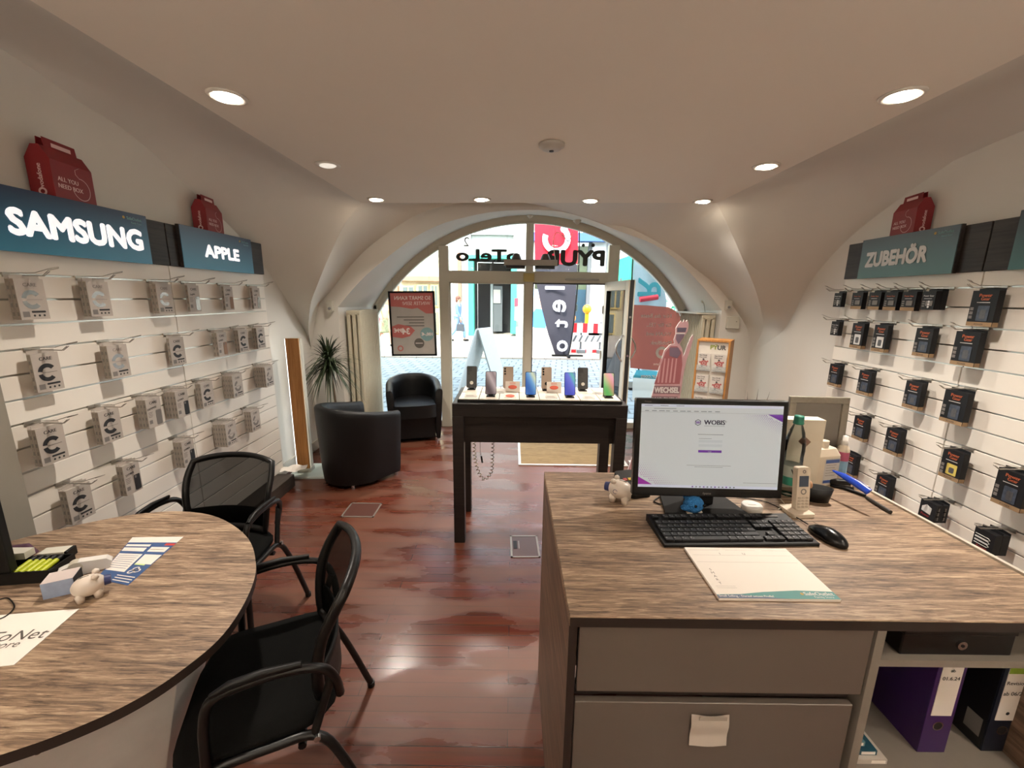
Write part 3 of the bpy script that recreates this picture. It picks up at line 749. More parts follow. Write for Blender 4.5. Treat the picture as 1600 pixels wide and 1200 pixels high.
def hang(side, row, items):
    w = WLs if side == 'L' else WRs
    for i, (px, py, kind, n) in enumerate(items):
        me, d = pack_mesh(kind, side)
        off0 = .02 if n > 3 else .034
        pit = d+.0016; front = off0+n*pit
        lx, z = w.loc(px, py, front)
        h = -min(v.co.z for v in me.vertices)
        ztop = z+h/2
        zs = min((w.h0-.1*k for k in range(1, 17)), key=lambda q: abs(q-(ztop+.014)))
        ztop = zs-.018 if abs(zs-.018-ztop) < .03 else ztop
        nth = NTH[i] if side == 'L' else NTH[i]
        wall = 'left' if side == 'L' else 'right'
        frm = 'from the camera' if side == 'L' else 'from the window'
        place_hook(w, lx, zs, 'wire hook holding the %s pack %s, %s row, %s wall' % (nth, frm, ROWN[row], wall))
        for k in range(n):
            o = bpy.data.objects.new('retail_pack', me); COL.objects.link(o)
            o.location = w.P(lx+random.uniform(-.0015, .0015), ztop, off0+pit*(n-1-k)); o.rotation_euler = (0, 0, w.ang)
            pos = '' if n == 1 else (', foremost' if k == 0 else ', %s from front' % ORD[k])
            tag(o, '%s%s, %s hook, %s row, %s wall' % (LOOK[kind], pos, nth, ROWN[row], wall), 'retail pack', 'packs on the %s wall' % wall)
hang('L', 0, [(51.5, 468, 'silver', 2), (156, 465, 'silver', 2), (258.5, 465.5, 'silver', 2), (304.5, 465.5, 'case', 1), (358, 465, 'brown', 1), (401.5, 465.5, 'case', 1)])
hang('L', 1, [(76, 582.5, 'ring', 1), (187, 562.7, 'silver', 2), (278.5, 548, 'ring', 1), (348, 537, 'brown', 2), (381, 531.6, 'ring', 2), (408, 526, 'ring', 2)])
hang('L', 2, [(82.5, 691, 'ring', 2), (174, 662, 'ring', 2), (242, 643, 'hand', 3), (286, 628, 'simba', 4), (324.5, 612.7, 'ring', 2), (372, 600, 'half', 4), (421, 584, 'half', 5)])
hang('L', 3, [(208, 746, 'simba', 2), (295, 702, 'simba', 3), (361.6, 673, 'half', 5), (400, 653, 'half', 3)])
hang('L', 4, [(127, 781, 'ring', 2)])
hang('R', 0, [(1308.7, 467.6, 'mini', 1), (1338.4, 468.3, 'small', 1), (1365.4, 469.3, 'small', 1), (1390.5, 469.5, 'small', 1), (1418.6, 470, 'small', 1), (1450, 469, 'mini', 2), (1534.5, 479.7, 'wide', 1)])
hang('R', 1, [(1304, 512, 'mini', 1), (1339, 522, 'pair', 1), (1374, 525.6, 'pair', 1), (1441, 532.8, 'tall', 1), (1508, 541, 'wide', 1)])
hang('R', 2, [(1302.5, 583.6, 'tall', 1), (1349.8, 596.8, 'tall', 1), (1424.8, 614.6, 'tall', 1), (1490, 632.5, 'wide', 1)])
hang('R', 3, [(1342, 666, 'tall', 1), (1393.8, 686.7, 'tall', 1), (1487, 720, 'yellow', 1), (1578, 757, 'wide', 1)])
hang('R', 4, [(1326, 726, 'tall', 1), (1378.6, 758, 'tall', 1), (1449, 794, 'magnet', 2), (1537, 841.5, 'cable', 2)])

# ------------------------------------------------------------------ red gift boxes on top
red = mat('red_card', '#7a0a12', .5, var=.04); redl = mat('pale_print', '#d8b8b4', .6)
def red_box(loc, rot, label, sc=1.0, flip=False):
    t = thing('carrier_box', label, 'box', loc, rot, 'red carrier boxes on the slatwalls'); t.scale = (sc,)*3
    b = MB(); W_, Dp, H = .20, .085, .15
    b.prism([(-Dp/2, 0), (Dp/2, 0), (Dp/2, H), (.014, H+.05), (-.014, H+.05), (-Dp/2, H)], -W_/2, W_/2, red, 'x')
    x = W_/2
    # print on the long front face
    e = -Dp/2-.001
    b.text('ALL YOU', -.03, .075, e, .024, redl, bold=.02); b.text('NEED BOX', -.022, .048, e, .024, redl, bold=.02)
    b.ring(.03, .062, .042, .0445, e, redl, -170, 95, 24)
    b.tube([(.026, e, .106), (.012, e, .118), (.012, e, .135), (.032, e, .146)], .001, redl, 4)
    b.build('carton', t, bevel=.0015, seg=1)
    b = MB()
    for s in (-1, 1): b.prism([(s*.014-.001, H+.045), (s*.014+.001, H+.045), (s*.010+.001, H+.085), (s*.010-.001, H+.085)], -.075, .075, red, 'x')
    for s in (-1,): b.flat([(-.045, H+.055), (.045, H+.055), (.045, H+.07), (-.045, H+.07)], s*.016-.0005, redl, 'y')
    b.build('handle', t)
    sgn = -1 if not flip else 1
    b = MB(); X = sgn*(x+.001)
    b.ring(0, .03, .008, .015, X, redl, n=18, axis='y', M=Matrix.Rotation(PI/2*sgn, 4, 'Z')@Matrix.Translation((0, 0, 0))) if False else None
    Mx = Matrix.Translation((X, 0, 0))@Matrix.Rotation(sgn*PI/2, 4, 'Z')
    b.ring(0, .026, .008, .015, 0, redl, n=18, M=Mx)
    Mt = Mx@Matrix.Translation((0, 0, .085))@Matrix.Rotation(-PI/2, 4, 'Y')
    b.text('vodafone', 0, -.008, 0, .024, redl, bold=.02, M=Mt)
    b.build('side_print', t)
    return t
def rb_on(w, px, py, yoff, rotdeg, sc, label, flip=False):
    p = onwall(px, py, w.side, yoff); red_box((p.x, p.y, ZT+.0005), w.ang+R(rotdeg), label, sc, flip)
rb_on(WLs, 100, 295, -.035, 8, 1.08, 'large looking red carrier box above the word SAMSUNG')
rb_on(WLs, 326, 350, -.035, 8, 1.0, 'red carrier box standing above the word APPLE')
rb_on(WRs, 1422, 355, -.035, -8, 1.0, 'red carrier box standing above the word ZUBEHÖR', True)
# ------------------------------------------------------------------ phone display table
dark = wood_mat('wenge_veneer', '#110d0c', '#261f1b', axis='X', fine=45, rough=.45)
TZ = EYE-.657
X0, X1, Y0, Y1 = -.377, .735, 2.54, 3.03
t = thing('display_table', 'tall dark wood table carrying the phone display near the door', 'table', (X0, Y0, 0))
w_, d_ = X1-X0, Y1-Y0
MB().box(0, 0, TZ-.085, w_, d_, TZ, dark).build('tabletop', t, bevel=.003)
MB().box(.05, .03, TZ-.265, w_-.05, .055, TZ-.085, dark).box(.05, d_-.055, TZ-.265, w_-.05, d_-.03, TZ-.085, dark).build('apron', t)
for x, y in ((0, 0), (w_-.072, 0), (0, d_-.072), (w_-.072, d_-.072)): MB().box(x, y, 0, x+.072, y+.072, TZ-.0855, dark).build('leg', t, bevel=.002)
# white display board with fields
cream = mat('cream_display_board', '#d8cfc0', .5)
bt = thing('display_tray', 'cream phone display board with black edge on the dark table', 'display board', (X0+.03, Y0+.03, TZ))
tw, td = w_-.06, .40
MB().box(0, 0, .0005, tw, td, .018, black).build('edge', bt)
b = MB(); nx = 8
for i in range(nx):
    for j in range(2):
        if (i+j) % 1 == 0: b.box(.008+i*(tw-.012)/nx, .008+j*(td-.012)/2, .018, (i+1)*(tw-.012)/nx-.001+.004, (j+1)*(td-.012)/2, .023, cream)
b.build('field', bt)
TT = TZ+.0235
# phones
def screen_mat(name, cols, emit=.5):
    m = bpy.data.materials.new(name); m.use_nodes = True; n = m.node_tree; p = n.nodes['Principled BSDF']; p.inputs['Roughness'].default_value = .1
    tc = n.nodes.new('ShaderNodeTexCoord'); mp = n.nodes.new('ShaderNodeMapping'); mp.inputs['Scale'].default_value = (9, 9, 6.6); mp.inputs['Rotation'].default_value = (0, .5, 0); mp.inputs['Location'].default_value = (len(name)*.31, .2, .1)
    w = n.nodes.new('ShaderNodeTexWave'); w.inputs['Scale'].default_value = .16; w.inputs['Distortion'].default_value = 2.2; w.inputs['Detail'].default_value = 1
    n.links.new(tc.outputs['Object'], mp.inputs[0]); n.links.new(mp.outputs[0], w.inputs[0])
    r = n.nodes.new('ShaderNodeValToRGB'); r.color_ramp.elements[0].color = (*lin(cols[0]), 1); r.color_ramp.elements[1].color = (*lin(cols[-1]), 1)
    for i, c in enumerate(cols[1:-1]): e = r.color_ramp.elements.new((i+1)/(len(cols)-1)); e.color = (*lin(c), 1)
    n.links.new(w.outputs[0], r.inputs[0]); n.links.new(r.outputs[0], p.inputs['Emission Color']); p.inputs['Emission Strength'].default_value = emit
    p.inputs['Base Color'].default_value = (.01, .01, .01, 1)
    return m
def phone(px, py, Y, kind, cols, label):
    p = ony(px, py, Y); w2, h = .036, .152
    st = thing('phone_stand', 'black stand under the '+label.replace('seen from its back, ', '').replace('picture, ', 'picture ').replace('strip, ', 'strip '), 'phone stand', (p.x, Y, TT))
    MB().box(-.028, -.03, 0, .028, .045, .006, black).build('foot', st, bevel=.002)
    MB().prism([(-.006, .004), (.030, .004), (.014, .060), (.006, .060)], -.016, .016, black, 'x').build('support', st)
    t = thing('smartphone', label, 'phone', (p.x, Y-.010, TT+.012), (R(-14), 0, 0))
    body = {'f': black, 'rb': mat('black_phone_back', '#1a1a1c', .25), 'rg': mat('champagne_phone_back', '#a89788', .3, metal=.3)}[kind]
    MB().prism(rrect(-w2, 0, w2, h, .009, 5), -.004, .004, body, 'y').build('body', t, bevel=.0012)
    if kind == 'f':
        MB().prism(rrect(-w2+.003, .003, w2-.003, h-.003, .007, 4), -.0046, -.0041, screen_mat('phone_screen_'+cols[0][1:], cols), 'y').build('screen', t)
    else:
        b = MB()
        if kind == 'rb': b.prism(rrect(-w2+.006, h-.036, -w2+.036, h-.006, .006, 4), -.006, -.004, blackg, 'y')
        for k in range(3): b.cyl((-w2+.014, -.004, h-.016-.018*k), (-w2+.014, -.008, h-.016-.018*k), .0065, blackg, n=14)
        b.build('camera_lens', t)
        MB().cyl((0, -.0042, .035), (0, -.012, .035), .012, white2 if kind == 'rb' else black, n=18).build('security_tag', t)
YFp, YBp = 2.66, 2.86
phone(767, 592, YFp, 'f', ('#4a3a40', '#b9a6a4', '#8a7478', '#c8b8b4'), 'phone showing a grey pink picture, leftmost of the front row')
phone(829.5, 592, YFp, 'f', ('#1c5fb0', '#6fa8d8', '#d8e0b8', '#2f6fc0'), 'phone showing a light blue picture, second of the front row')
phone(891, 592, YFp, 'f', ('#2a3fb8', '#4f62d8', '#3fb0a8', '#5a5ad0'), 'phone showing a violet blue picture, third of the front row')
phone(952, 592, YFp, 'f', ('#4fae50', '#c88a70', '#d87f98', '#58b048'), 'phone showing a green and pink picture, rightmost of the front row')
phone(737, 590, YBp, 'rb', None, 'black phone seen from its back, leftmost of the rear row')
phone(794, 590, YBp, 'rg', None, 'champagne phone seen from its back, second of the rear row')
phone(854, 590, YBp, 'rg', None, 'champagne phone with black lens strip, third of the rear row')
phone(911, 590, YBp, 'rb', None, 'black phone seen from its back, rightmost of the rear row')
card = mat('pale_price_card', '#d9cfc4', .5); glossy_card = mat('clear_acrylic_holder', '#d8d4cc', .15, alpha=.55)
orp = mat('coral_print', '#d0604a', .6)
for i, (px, py, Y, col, lab) in enumerate([(735, 622, 2.61, 0, 'clear price card holder, leftmost at the front of the display board'), (797, 622, 2.61, 1, 'price card holder at the front between the first and second lit phones'),
        (862, 622, 2.61, 0, 'price card holder at the front between the second and third lit phones'), (921, 622, 2.61, 0, 'price card holder at the front between the third and fourth lit phones'),
        (801, 603, 2.78, 1, 'upright coral printed card behind the board, left of the two'), (866, 603, 2.78, 1, 'upright coral printed card behind the board, right of the two'),
        (781, 606, 2.74, 0, 'small clear card beside the grey pink phone'), (937, 606, 2.74, 0, 'small clear card beside the green phone')]):
    p = ony(px, py, Y); t = thing('price_card', lab, 'price card', (p.x, Y, TT)); tall = Y > 2.75
    hh = .075 if tall else .028; ww = .05 if tall else .038
    Mx = Matrix.Rotation(R(-20 if tall else -62), 4, 'X')
    MB().box(-ww, -.001, 0.0015, ww, .001, hh if tall else .05, glossy_card if col == 0 else card, Mx).box(-ww, 0, .0, ww, .035 if tall else .05, .0015, glossy_card).build('holder', t)
    b = MB()
    if col:
        b.ball((0, -.002, .035 if tall else .02), (.03, .0015, .014), orp, M=Mx)
        for k in range(3): b.box(-.02, -.0016, .055+.005*k, .02, -.001, .057+.005*k, orp, Mx) if tall else None
    else: b.box(-ww+.008, -.0018, .012, ww-.012, -.0012, .014, pgrey, Mx).box(-ww+.008, -.0018, .02, ww-.02, -.0012, .022, pgrey, Mx)
    b.build('print', t)
# coiled security cord under the table
def coil(path, r, turns, wire_r, m, name, label):
    P = resample(catmull(path, 8), 400); pts = []
    for i, p in enumerate(P):
        d = (P[min(i+1, 399)]-P[max(i-1, 0)]).normalized(); a = Vector((0, 1, 0)); b_ = d.cross(a).normalized()
        th = 2*PI*turns*i/399; pts.append(p+(a*math.cos(th)+b_*math.sin(th))*r)
    tag(MB().tube(pts, wire_r, m, 6).build(name), label, 'cord')
cz = TZ-.0855
q = lambda px, py: ony(px, py, 2.80)
a_, b_, c_, d2 = q(741, 700), q(746, 733), q(760, 747), q(769, 720)
coil([(a_.x, 2.80, cz), tuple(a_), tuple(q(743, 720)), tuple(b_), tuple(q(753, 747)), tuple(c_), tuple(q(768, 736)), tuple(d2), tuple(q(770, 700)), (q(770, 700).x, 2.80, cz)], .010, 40, .0028, mat('beige_coil_cord', '#9a8f78', .5), 'coiled_cord', 'beige coiled cord hanging in a loop under the phone table')
e_ = q(751, 724); tag(MB().tube([(e_.x-.01, 2.86, cz), (e_.x-.008, 2.86, e_.z+.07), (e_.x, 2.86, e_.z+.02)], .0015, black, 6).cyl((e_.x, 2.86, e_.z+.03), (e_.x+.008, 2.86, e_.z-.02), .006, black).build('plug_cable'), 'thin black cable with a plug hanging inside the coiled cord', 'cable')

# ------------------------------------------------------------------ floor things
matb = wood_mat('coir_mat', '#5d4c33', '#8a7450', axis='X', fine=120, rough=.95)
t = thing('doormat', 'beige coir entrance mat in a bright metal frame at the door', 'doormat', (.62, 4.28, 0))
MB().box(-.52, -.38, .0005, .52, .40, .010, matb).build('mat_field', t)
b = MB(); alf = mat('aluminium_frame', '#c9c6be', .35, metal=.5)
for q4 in ((-.545, -.405, .545, -.38), (-.545, .40, .545, .425), (-.545, -.38, -.52, .40), (.52, -.38, .545, .40)): b.box(q4[0], q4[1], .0005, q4[2], q4[3], .012, alf)
b.build('metal_frame', t)
hm = mat('floor_hatch_metal', '#8d847b', .4, metal=.6)
for c, w2, h2, rz, lab in (((-1.153, 2.963), .125, .11, 0, 'square floor hatch flush in the planks in front of the tub chair'), ((.098, 2.508), .095, .125, .03, 'floor socket hatch beside the left leg of the phone table')):
    t = thing('floor_hatch', lab, 'floor hatch', (c[0], c[1], 0), rz); b = MB()
    for q4 in ((-w2, -h2, w2, -h2+.012), (-w2, h2-.012, w2, h2), (-w2, -h2, -w2+.012, h2), (w2-.012, -h2, w2, h2)): b.box(q4[0], q4[1], .0003, q4[2], q4[3], .004, hm)
    b.build('rim', t)
    MB().box(-w2+.013, -h2+.013, .0003, w2-.013, h2-.013, .0025, floor_mat() if False else mat('hatch_lid_wood', '#4b2c24', .4, scale=60)).build('lid', t)
    if w2 < .1: MB().box(-w2+.02, -.03, .003, -w2+.045, .06, .0042, black).box(-w2+.055, -.03, .003, -w2+.06, .06, .0042, hm).build('pull_slot', t)

# ------------------------------------------------------------------ tub chairs
lea = mat('black_leather', '#060607', .42, bump=.25, scale=350, var=.15, spec=.35)
def tub_chair(x, y, facing, label):
    t = thing('tub_chair', label, 'armchair', (x, y, 0), math.atan2(facing[1], facing[0])+PI/2, 'black tub chairs by the window'); t.scale = (.88, .88, 1)
    path = []
    for i in range(5): path.append((.31, -.30+.30*i/4, 0))
    for i in range(1, 24):
        a = PI*i/24; path.append((.31*math.cos(a), .33*math.sin(a), 0))
    for i in range(5): path.append((-.31, -.30*i/4, 0))
    n = len(path); rows = []
    for i, p in enumerate(path):
        P = Vector(p); A = Vector(path[min(i+1, n-1)])-Vector(path[max(i-1, 0)]); A.normalize(); nn = Vector((A.y, -A.x, 0))
        back = max(0, min(1, (P.y+.30)/.60)); h = .615+.095*back**1.2
        f = -.035*(1-back)
        sec = [(.0, .035), (.012, .15), (.028, .40), (.040, h-.05), (.040, h-.02), (.028, h), (.0, h+.006), (-.028, h), (-.045, h-.025), (-.052, h-.08), (-.058, .44), (-.06, .30), (-.05, .10), (-.04, .035)]
        rows.append([P+nn*o+Vector((0, 0, z)) for o, z in sec])
    k = len(rows[0]); b = MB(); vs = [v for r in rows for v in r]
    fs = [(i*k+j, i*k+(j+1) % k, (i+1)*k+(j+1) % k, (i+1)*k+j) for i in range(n-1) for j in range(k)]
    b.add(vs, fs+[tuple(range(k-1, -1, -1)), tuple(range((n-1)*k, n*k))], lea, True)
    b.build('shell', t, bevel=.004)
    # seat cushion
    sp = [(-.245, -.33), (.245, -.33), (.25, -.05), (.235, .10), (.17, .20), (0, .255), (-.17, .20), (-.235, .10), (-.25, -.05)]
    sp = [(p.x, p.y) for p in catmull([(a, c, 0) for a, c in sp], 4, closed=True)]
    MB().prism(sp, .30, .445, lea, 'z', smooth=True).build('seat_cushion', t, bevel=.03, seg=3)
    MB().box(-.25, -.27, .05, .25, .1, .30, lea).build('seat_base', t)
    for sx, sy in ((-.26, -.27), (.26, -.27), (-.2, .2), (.2, .2)): MB().cyl((sx, sy, 0), (sx, sy, .05), .02, chrome).build('foot', t)
    return t
tub_chair(-1.405, 3.58, (.576, .818), 'black leather tub chair seen from behind, nearest the slatwall')
tub_chair(-1.15, 4.74, (.28, -.96), 'black leather tub chair facing the room in front of the shop window')

# ------------------------------------------------------------------ light column, base and plant
colw = wood_mat('beech_veneer', '#8a5a2a', '#b07c44', axis='Z', fine=40, rough=.5, stretch=18)
litp = mat('lit_diffuser', '#eef3f0', .4, emit=1.2, var=0.0)
p0 = ony(450, 528, 3.6); p1 = ony(488, 735, 3.6)
t = thing('light_column', 'tall wood faced light column with glowing edges beside the slatwall', 'lamp', (-1.915, 3.60, 0), R(4))
MB().box(-.055, 0, .06, .055, .012, 1.262, colw).build('front_panel', t, bevel=.001)
MB().box(-.066, .0125, .06, .02, .05, 1.255, litp).build('light_panel', t)
MB().box(-.05, .0505, .06, .05, .10, 1.255, white2).build('housing', t)
MB().box(-.11, -.10, .0, .24, .22, .022, mat('pale_glass_base', '#c4d2cc', .2)).box(-.06, 0, .022, .06, .10, .06, white2).build('base', t, bevel=.002)
# crumpled sheet of paper on the base
b = MB(); pts = []
for i in range(6):
    for j in range(5): pts.append((-.10+.04*i, -.08+.035*j, .012*math.sin(i*1.7+j*.9)+.014))
b.add(pts, [(i*5+j, i*5+j+1, (i+1)*5+j+1, (i+1)*5+j) for i in range(5) for j in range(4)], paper)
pp = onz(470, 727, .13); tag(b.build('paper_sheet', loc=(-1.93, 3.47, .11), rot=.3), 'loose white sheet lying at the end of the plinth beside the light column', 'paper')
leaf = mat('dragon_leaf', '#2e3a22', .45, var=.3, scale=20); stem = mat('plant_stem', '#5a4a36', .8, bump=.4); soil = mat('soil', '#2a2019', .95, bump=.5)
t = thing('dragon_tree', 'dragon tree with a ball of narrow leaves behind the rear tub chair', 'plant', (-1.80, 4.10, 0))
MB().lathe([(.0, .0), (.10, 0), (.13, .24), (.135, .24), (.12, .22), (.0, .22)], mat('dark_pot', '#2a2724', .5), 24).build('pot', t)
MB().disc(0, 0, .122, .222, soil, 20, 'z').build('soil', t)
top = Vector((-.03, 0, .98))
MB().tube([(0, 0, .22), (.012, 0, .5), (-.005, .0, .75), tuple(top)], .012, stem, 8, rs=[.014, .012, .011, .016]).build('stem', t)
rnd = random.Random(5)
for g_ in range(4):
    b = MB()
    for i in range(48):
        az = rnd.uniform(0, 2*PI); el = rnd.uniform(-.5, 1.45); L = rnd.uniform(.26, .46)*(1.1 if el > .6 else .95); w2 = rnd.uniform(.007, .012)
        d = Vector((math.cos(az)*math.cos(el), math.sin(az)*math.cos(el), math.sin(el)))
        if d.y > .15: d.y = d.y*.45
        if d.x < -.3: d.x *= .75
        side = d.cross(Vector((0, 0, 1))).normalized(); P = []; o0 = top+Vector((0, 0, rnd.uniform(-.06, .05)))
        for s in range(6):
            u = s/5; P.append(o0+d*L*u+Vector((0, 0, -.22*L/.35*u*u*(1.0-.35*max(0, math.sin(el))))))
        vs = []
        for s, p in enumerate(P):
            ww = w2*(1-(s/5)**2.5)+.0004; vs += [p-side*ww, p+side*ww]
        b.add(vs, [(2*s, 2*s+1, 2*s+3, 2*s+2) for s in range(5)], leaf, True)
    b.build('leaf_tuft', t)

# ------------------------------------------------------------------ radiators
radm = mat('cream_radiator_enamel', '#bdb59f', .4, var=.02)
def radiator(x, xw, label, face):
    """sections stand one behind the other along the reveal; the end shows three columns"""
    t = thing('radiator', label, 'radiator', (0, 0, 0), 0, 'column radiators in the window recess')
    ya, yb = 4.41, 5.02; n = 14; p = (yb-ya)/n; z0, z1 = .12, 1.478
    xs = sorted((x, xw)); W_ = xs[1]-xs[0]
    for i in range(n):
        b = MB(); y = ya+p*(i+.5); g = p*.27
        for k in range(3):
            cx = xs[0]+.022+(W_-.044)*k/2
            b.prism(rrect(cx-.019, y-g, cx+.019, y+g, .010, 3), z0+.02, z1-.03, radm, 'z', smooth=True)
        b.box(xs[0]+.004, y-g, z1-.045, xs[1]-.004, y+g, z1, radm).box(xs[0]+.004, y-g, z0, xs[1]-.004, y+g, z0+.05, radm)
        b.build('section', t, bevel=.004, seg=2)
    MB().cyl((xs[0]+W_/2, ya, z1-.04), (xs[0]+W_/2, yb, z1-.04), .018, radm).cyl((xs[0]+W_/2, ya, z0+.04), (xs[0]+W_/2, yb, z0+.04), .018, radm).cyl((xs[0]+W_/2, ya+.06, 0), (xs[0]+W_/2, ya+.06, z0), .014, radm).cyl((xs[0]+W_/2, yb-.06, 0), (xs[0]+W_/2, yb-.06, z0), .014, radm).build('pipe', t)
radiator(-1.60, -1.755, 'cream column radiator at the left end of the window recess', 1)
radiator(1.985, 2.135, 'cream column radiator at the right end of the window recess', -1)
q = ony(1140, 477, YF-.05)
t = thing('motion_sensor', 'small white wall sensor above the switch box, right of the arch', 'sensor', (q.x, YF, q.z))
MB().prism(rrect(-.028, -.05, .028, .05, .012), -.045, -.0005, white2, 'y').build('housing', t, bevel=.004); MB().ball((0, -.045, -.02), (.016, .01, .014), mat('sensor_window', '#8d8d8d', .2)).build('lens', t)
q = ony(514, 478, YF-.05)
t = thing('motion_sensor', 'small white wall sensor left of the arch above the plant', 'sensor', (q.x, YF, q.z))
MB().prism(rrect(-.028, -.06, .028, .06, .012), -.045, -.0005, white2, 'y').build('housing', t, bevel=.004); MB().ball((0, -.045, -.025), (.016, .01, .014), _M['sensor_window']).build('lens', t)
q = ony(1146, 504, YF-.03); tag(MB().box(-.062, -.03, -.062, .062, -.0005, .062, white2).cyl((.03, -.03, .01), (.03, -.033, .01), .005, pgrey).build('junction_box', loc=(q.x, YF, q.z), bevel=.003), 'square white junction box on the wall right of the arch', 'junction box')
q = ony(1105, 470, 4.7)
b = MB().tube([(0, 0, .12), (.02, 0, .09), (.05, .02, .0)], .004, white2, 8).cyl((-.01, 0, .11), (.012, 0, .125), .014, white2)
tag(b.build('window_stay', loc=(2.06, 4.62, 1.50)), 'small white hook with two wires on the ledge above the right radiator', 'hook')
tag(MB().box(1.93, 4.42, 1.484, 2.13, 5.0, 1.50, white2).build('ledge_board', bevel=.002), 'thin white ledge board above the right radiator', 'ledge')

# hanging window light
ym = 4.86; zc = ony(829, 411, ym).z; xc = ony(829, 411, ym).x
t = thing('window_light_bar', 'grey light bar with two shades hanging before the fanlights', 'lamp', (xc, ym, zc)); gm = mat('satin_grey_metal', '#837c72', .4, metal=.3)
MB().box(-.30, -.03, -.03, .30, .03, .035, gm).build('bar', t, bevel=.003)
for s in (-.16, .165): MB().lathe([(.005, .105), (.035, .095), (.055, .05), (.058, .036)], mat('brown_shade', '#4a4038', .5), 20, c=(s, 0, 0)).build('shade', t)
for s in (-.17, .16): MB().box(s-.11, -.05, -.062, s+.11, .05, -.0305, blackg).build('reflector', t, bevel=.003)
b = MB()
for s in (-.27, -.02, .27): b.tube([(s, 0, .035), (s*.98, 0, .42)], .0012, gm, 5)
b.build('suspension_wire', t)
b = MB().tube(catmull([(.28, 0, .03), (.25, 0, .2), (.26, 0, .30), (.30, 0, .33), (.37, 0, .28), (.42, 0, .24), (.46, 0, .33)], 6), .004, white2, 6)
b.build('supply_cable', t)
q = ony(902, 344, 4.75); t2 = thing('ceiling_rose', 'small white ceiling rose with a cable, right under the window arch', 'ceiling rose', tuple(q)); MB().lathe([(.0, -.05), (.012, -.04), (.045, -.012), (.045, 0), (.0, 0)], white2, 20).build('cup', t2)
q = ony(828, 336, 4.75); t2 = thing('ceiling_rose', 'small white ceiling rose at the middle top of the window arch', 'ceiling rose', tuple(q)); MB().lathe([(.0, -.035), (.012, -.03), (.035, -.010), (.035, 0), (.0, 0)], white2, 20).build('cup', t2)

# ------------------------------------------------------------------ poster in the left window, seen from behind
a0 = ony(608, 455, 5.08); a1 = ony(683, 557, 5.08); pw, ph = a1.x-a0.x, a0.z-a1.z
t = thing('framed_poster', 'black framed coral and grey poster hanging in the left window, mirrored text', 'poster', (a0.x, 5.08, a1.z), (0, R(-1), 0))
b = MB(); fm = .022
for q4 in ((0, 0, pw, fm), (0, ph-fm, pw, ph), (0, 0, fm, ph), (pw-fm, 0, pw, ph)): b.box(q4[0], -.012, q4[1], q4[2], .012, q4[3], black)
b.build('frame', t)
pg = mat('glowing_grey_print', '#a8a096', .7, emit=.07, var=.15, scale=8); pc = mat('coral_poster_print', '#b8665f', .7, emit=.06); pte = mat('teal_poster_print', '#7fa0a0', .7, emit=.05); pl = mat('pale_poster_letters', '#e0d4cc', .7, emit=.05); pd_ = mat('dark_poster_print', '#6d6863', .7)  # weak glow put into the poster prints, no lamp behind them
b = MB().box(fm, -.002, fm, pw-fm, .002, ph-fm, pg)
b.flat([(fm, ph-fm), (fm, ph*.77), (pw*.25, ph*.76), (pw*.5, ph*.73), (pw*.62, ph*.745), (pw*.8, ph*.66), (pw-fm, ph*.66), (pw-fm, ph-fm)], -.0035, pc)
b.text('SO SMART KANN', pw*.52, ph*.87, -.005, .062, pl, mirror=True, width=pw*.78, bold=.015); b.text('WINTER SEIN!', pw*.60, ph*.79, -.005, .058, pl, mirror=True, width=pw*.6)
for k, w4 in enumerate((.75, .55, .4, .62)): b.box(pw*(.72-w4*.75), -.0045, ph*(.60-.045*k), pw*.75, -.0035, ph*(.615-.045*k), pd_)
b.prism([(fm, ph*.30), (fm, ph*.46), (pw*.18, ph*.50), (pw*.45, ph*.46), (pw*.54, ph*.40), (pw*.42, ph*.31), (pw*.25, ph*.28)], -.005, -.0035, pc, 'y')
b.text('34', pw*.34, ph*.345, -.006, .10, pl, mirror=True, bold=.03); b.text('99€', pw*.17, ph*.37, -.006, .065, pl, mirror=True, bold=.02)
b.disc(pw*.80, ph*.34, pw*.15, -.004, pte); b.text('100,-€', pw*.80, ph*.32, -.006, .05, pl, mirror=True, bold=.03, width=pw*.24)
b.disc(pw*.62, ph*.20, pw*.11, -.0045, pd_); b.box(pw*.54, -.0055, ph*.195, pw*.70, -.0048, ph*.205, pl)
b.ring(pw*.2, ph*.12, pw*.04, pw*.065, -.005, pc)
b.build('print', t)
for u_, h_ in ((.1, .25), (.9, .52)): MB().tube([(pw*u_, 0, ph), (pw*u_, 0, ph+h_)], .001, pgrey, 4).build('hanging_wire', t)

# film stickers on the right pane
rf = film_mat('red_window_film', '#96594e', .84); wl_ = mat('white_sticker_letter', '#ece8e2', .6, var=0.0); wf = film_mat('white_window_film', '#cfd2cc', .75); tf = film_mat('teal_window_film', '#59aabb', .7)
b0, b1 = ony(985, 478, 5.17), ony(1062, 577, 5.17)
def quadpx(px, Y): return [(ony(x, y, Y).x, ony(x, y, Y).z) for x, y in px]
ol = quadpx([(985, 575), (1062, 582), (1070, 540), (1068, 505), (1060, 488), (1045, 480), (1010, 477), (985, 476)], 5.17)
b = MB().flat(ol, YW-.006, rf)
for i, s in enumerate(('Nur das Beste', 'für für TEL,', 'WLAN und', 'Mobilfunk')):
    q = ony(1049, 494+14*i, 5.17); b.text(s, q.x, q.z-.02, YW-.008, .065, wl_, align='l', mirror=True, bold=.01)
q = ony(1034, 551, 5.17); b.ring(q.x, q.z, .04, .075, YW-.008, wl_); b.text('vodafone', q.x, q.z-.16, YW-.008, .05, wl_, mirror=True)
tag(b.build('window_sticker'), 'red translucent sticker with mirrored white text on the right pane', 'sticker')
b = MB().flat(quadpx([(988, 625), (1046, 628), (1047, 590), (989, 586)], 5.17), YW-.006, wf)
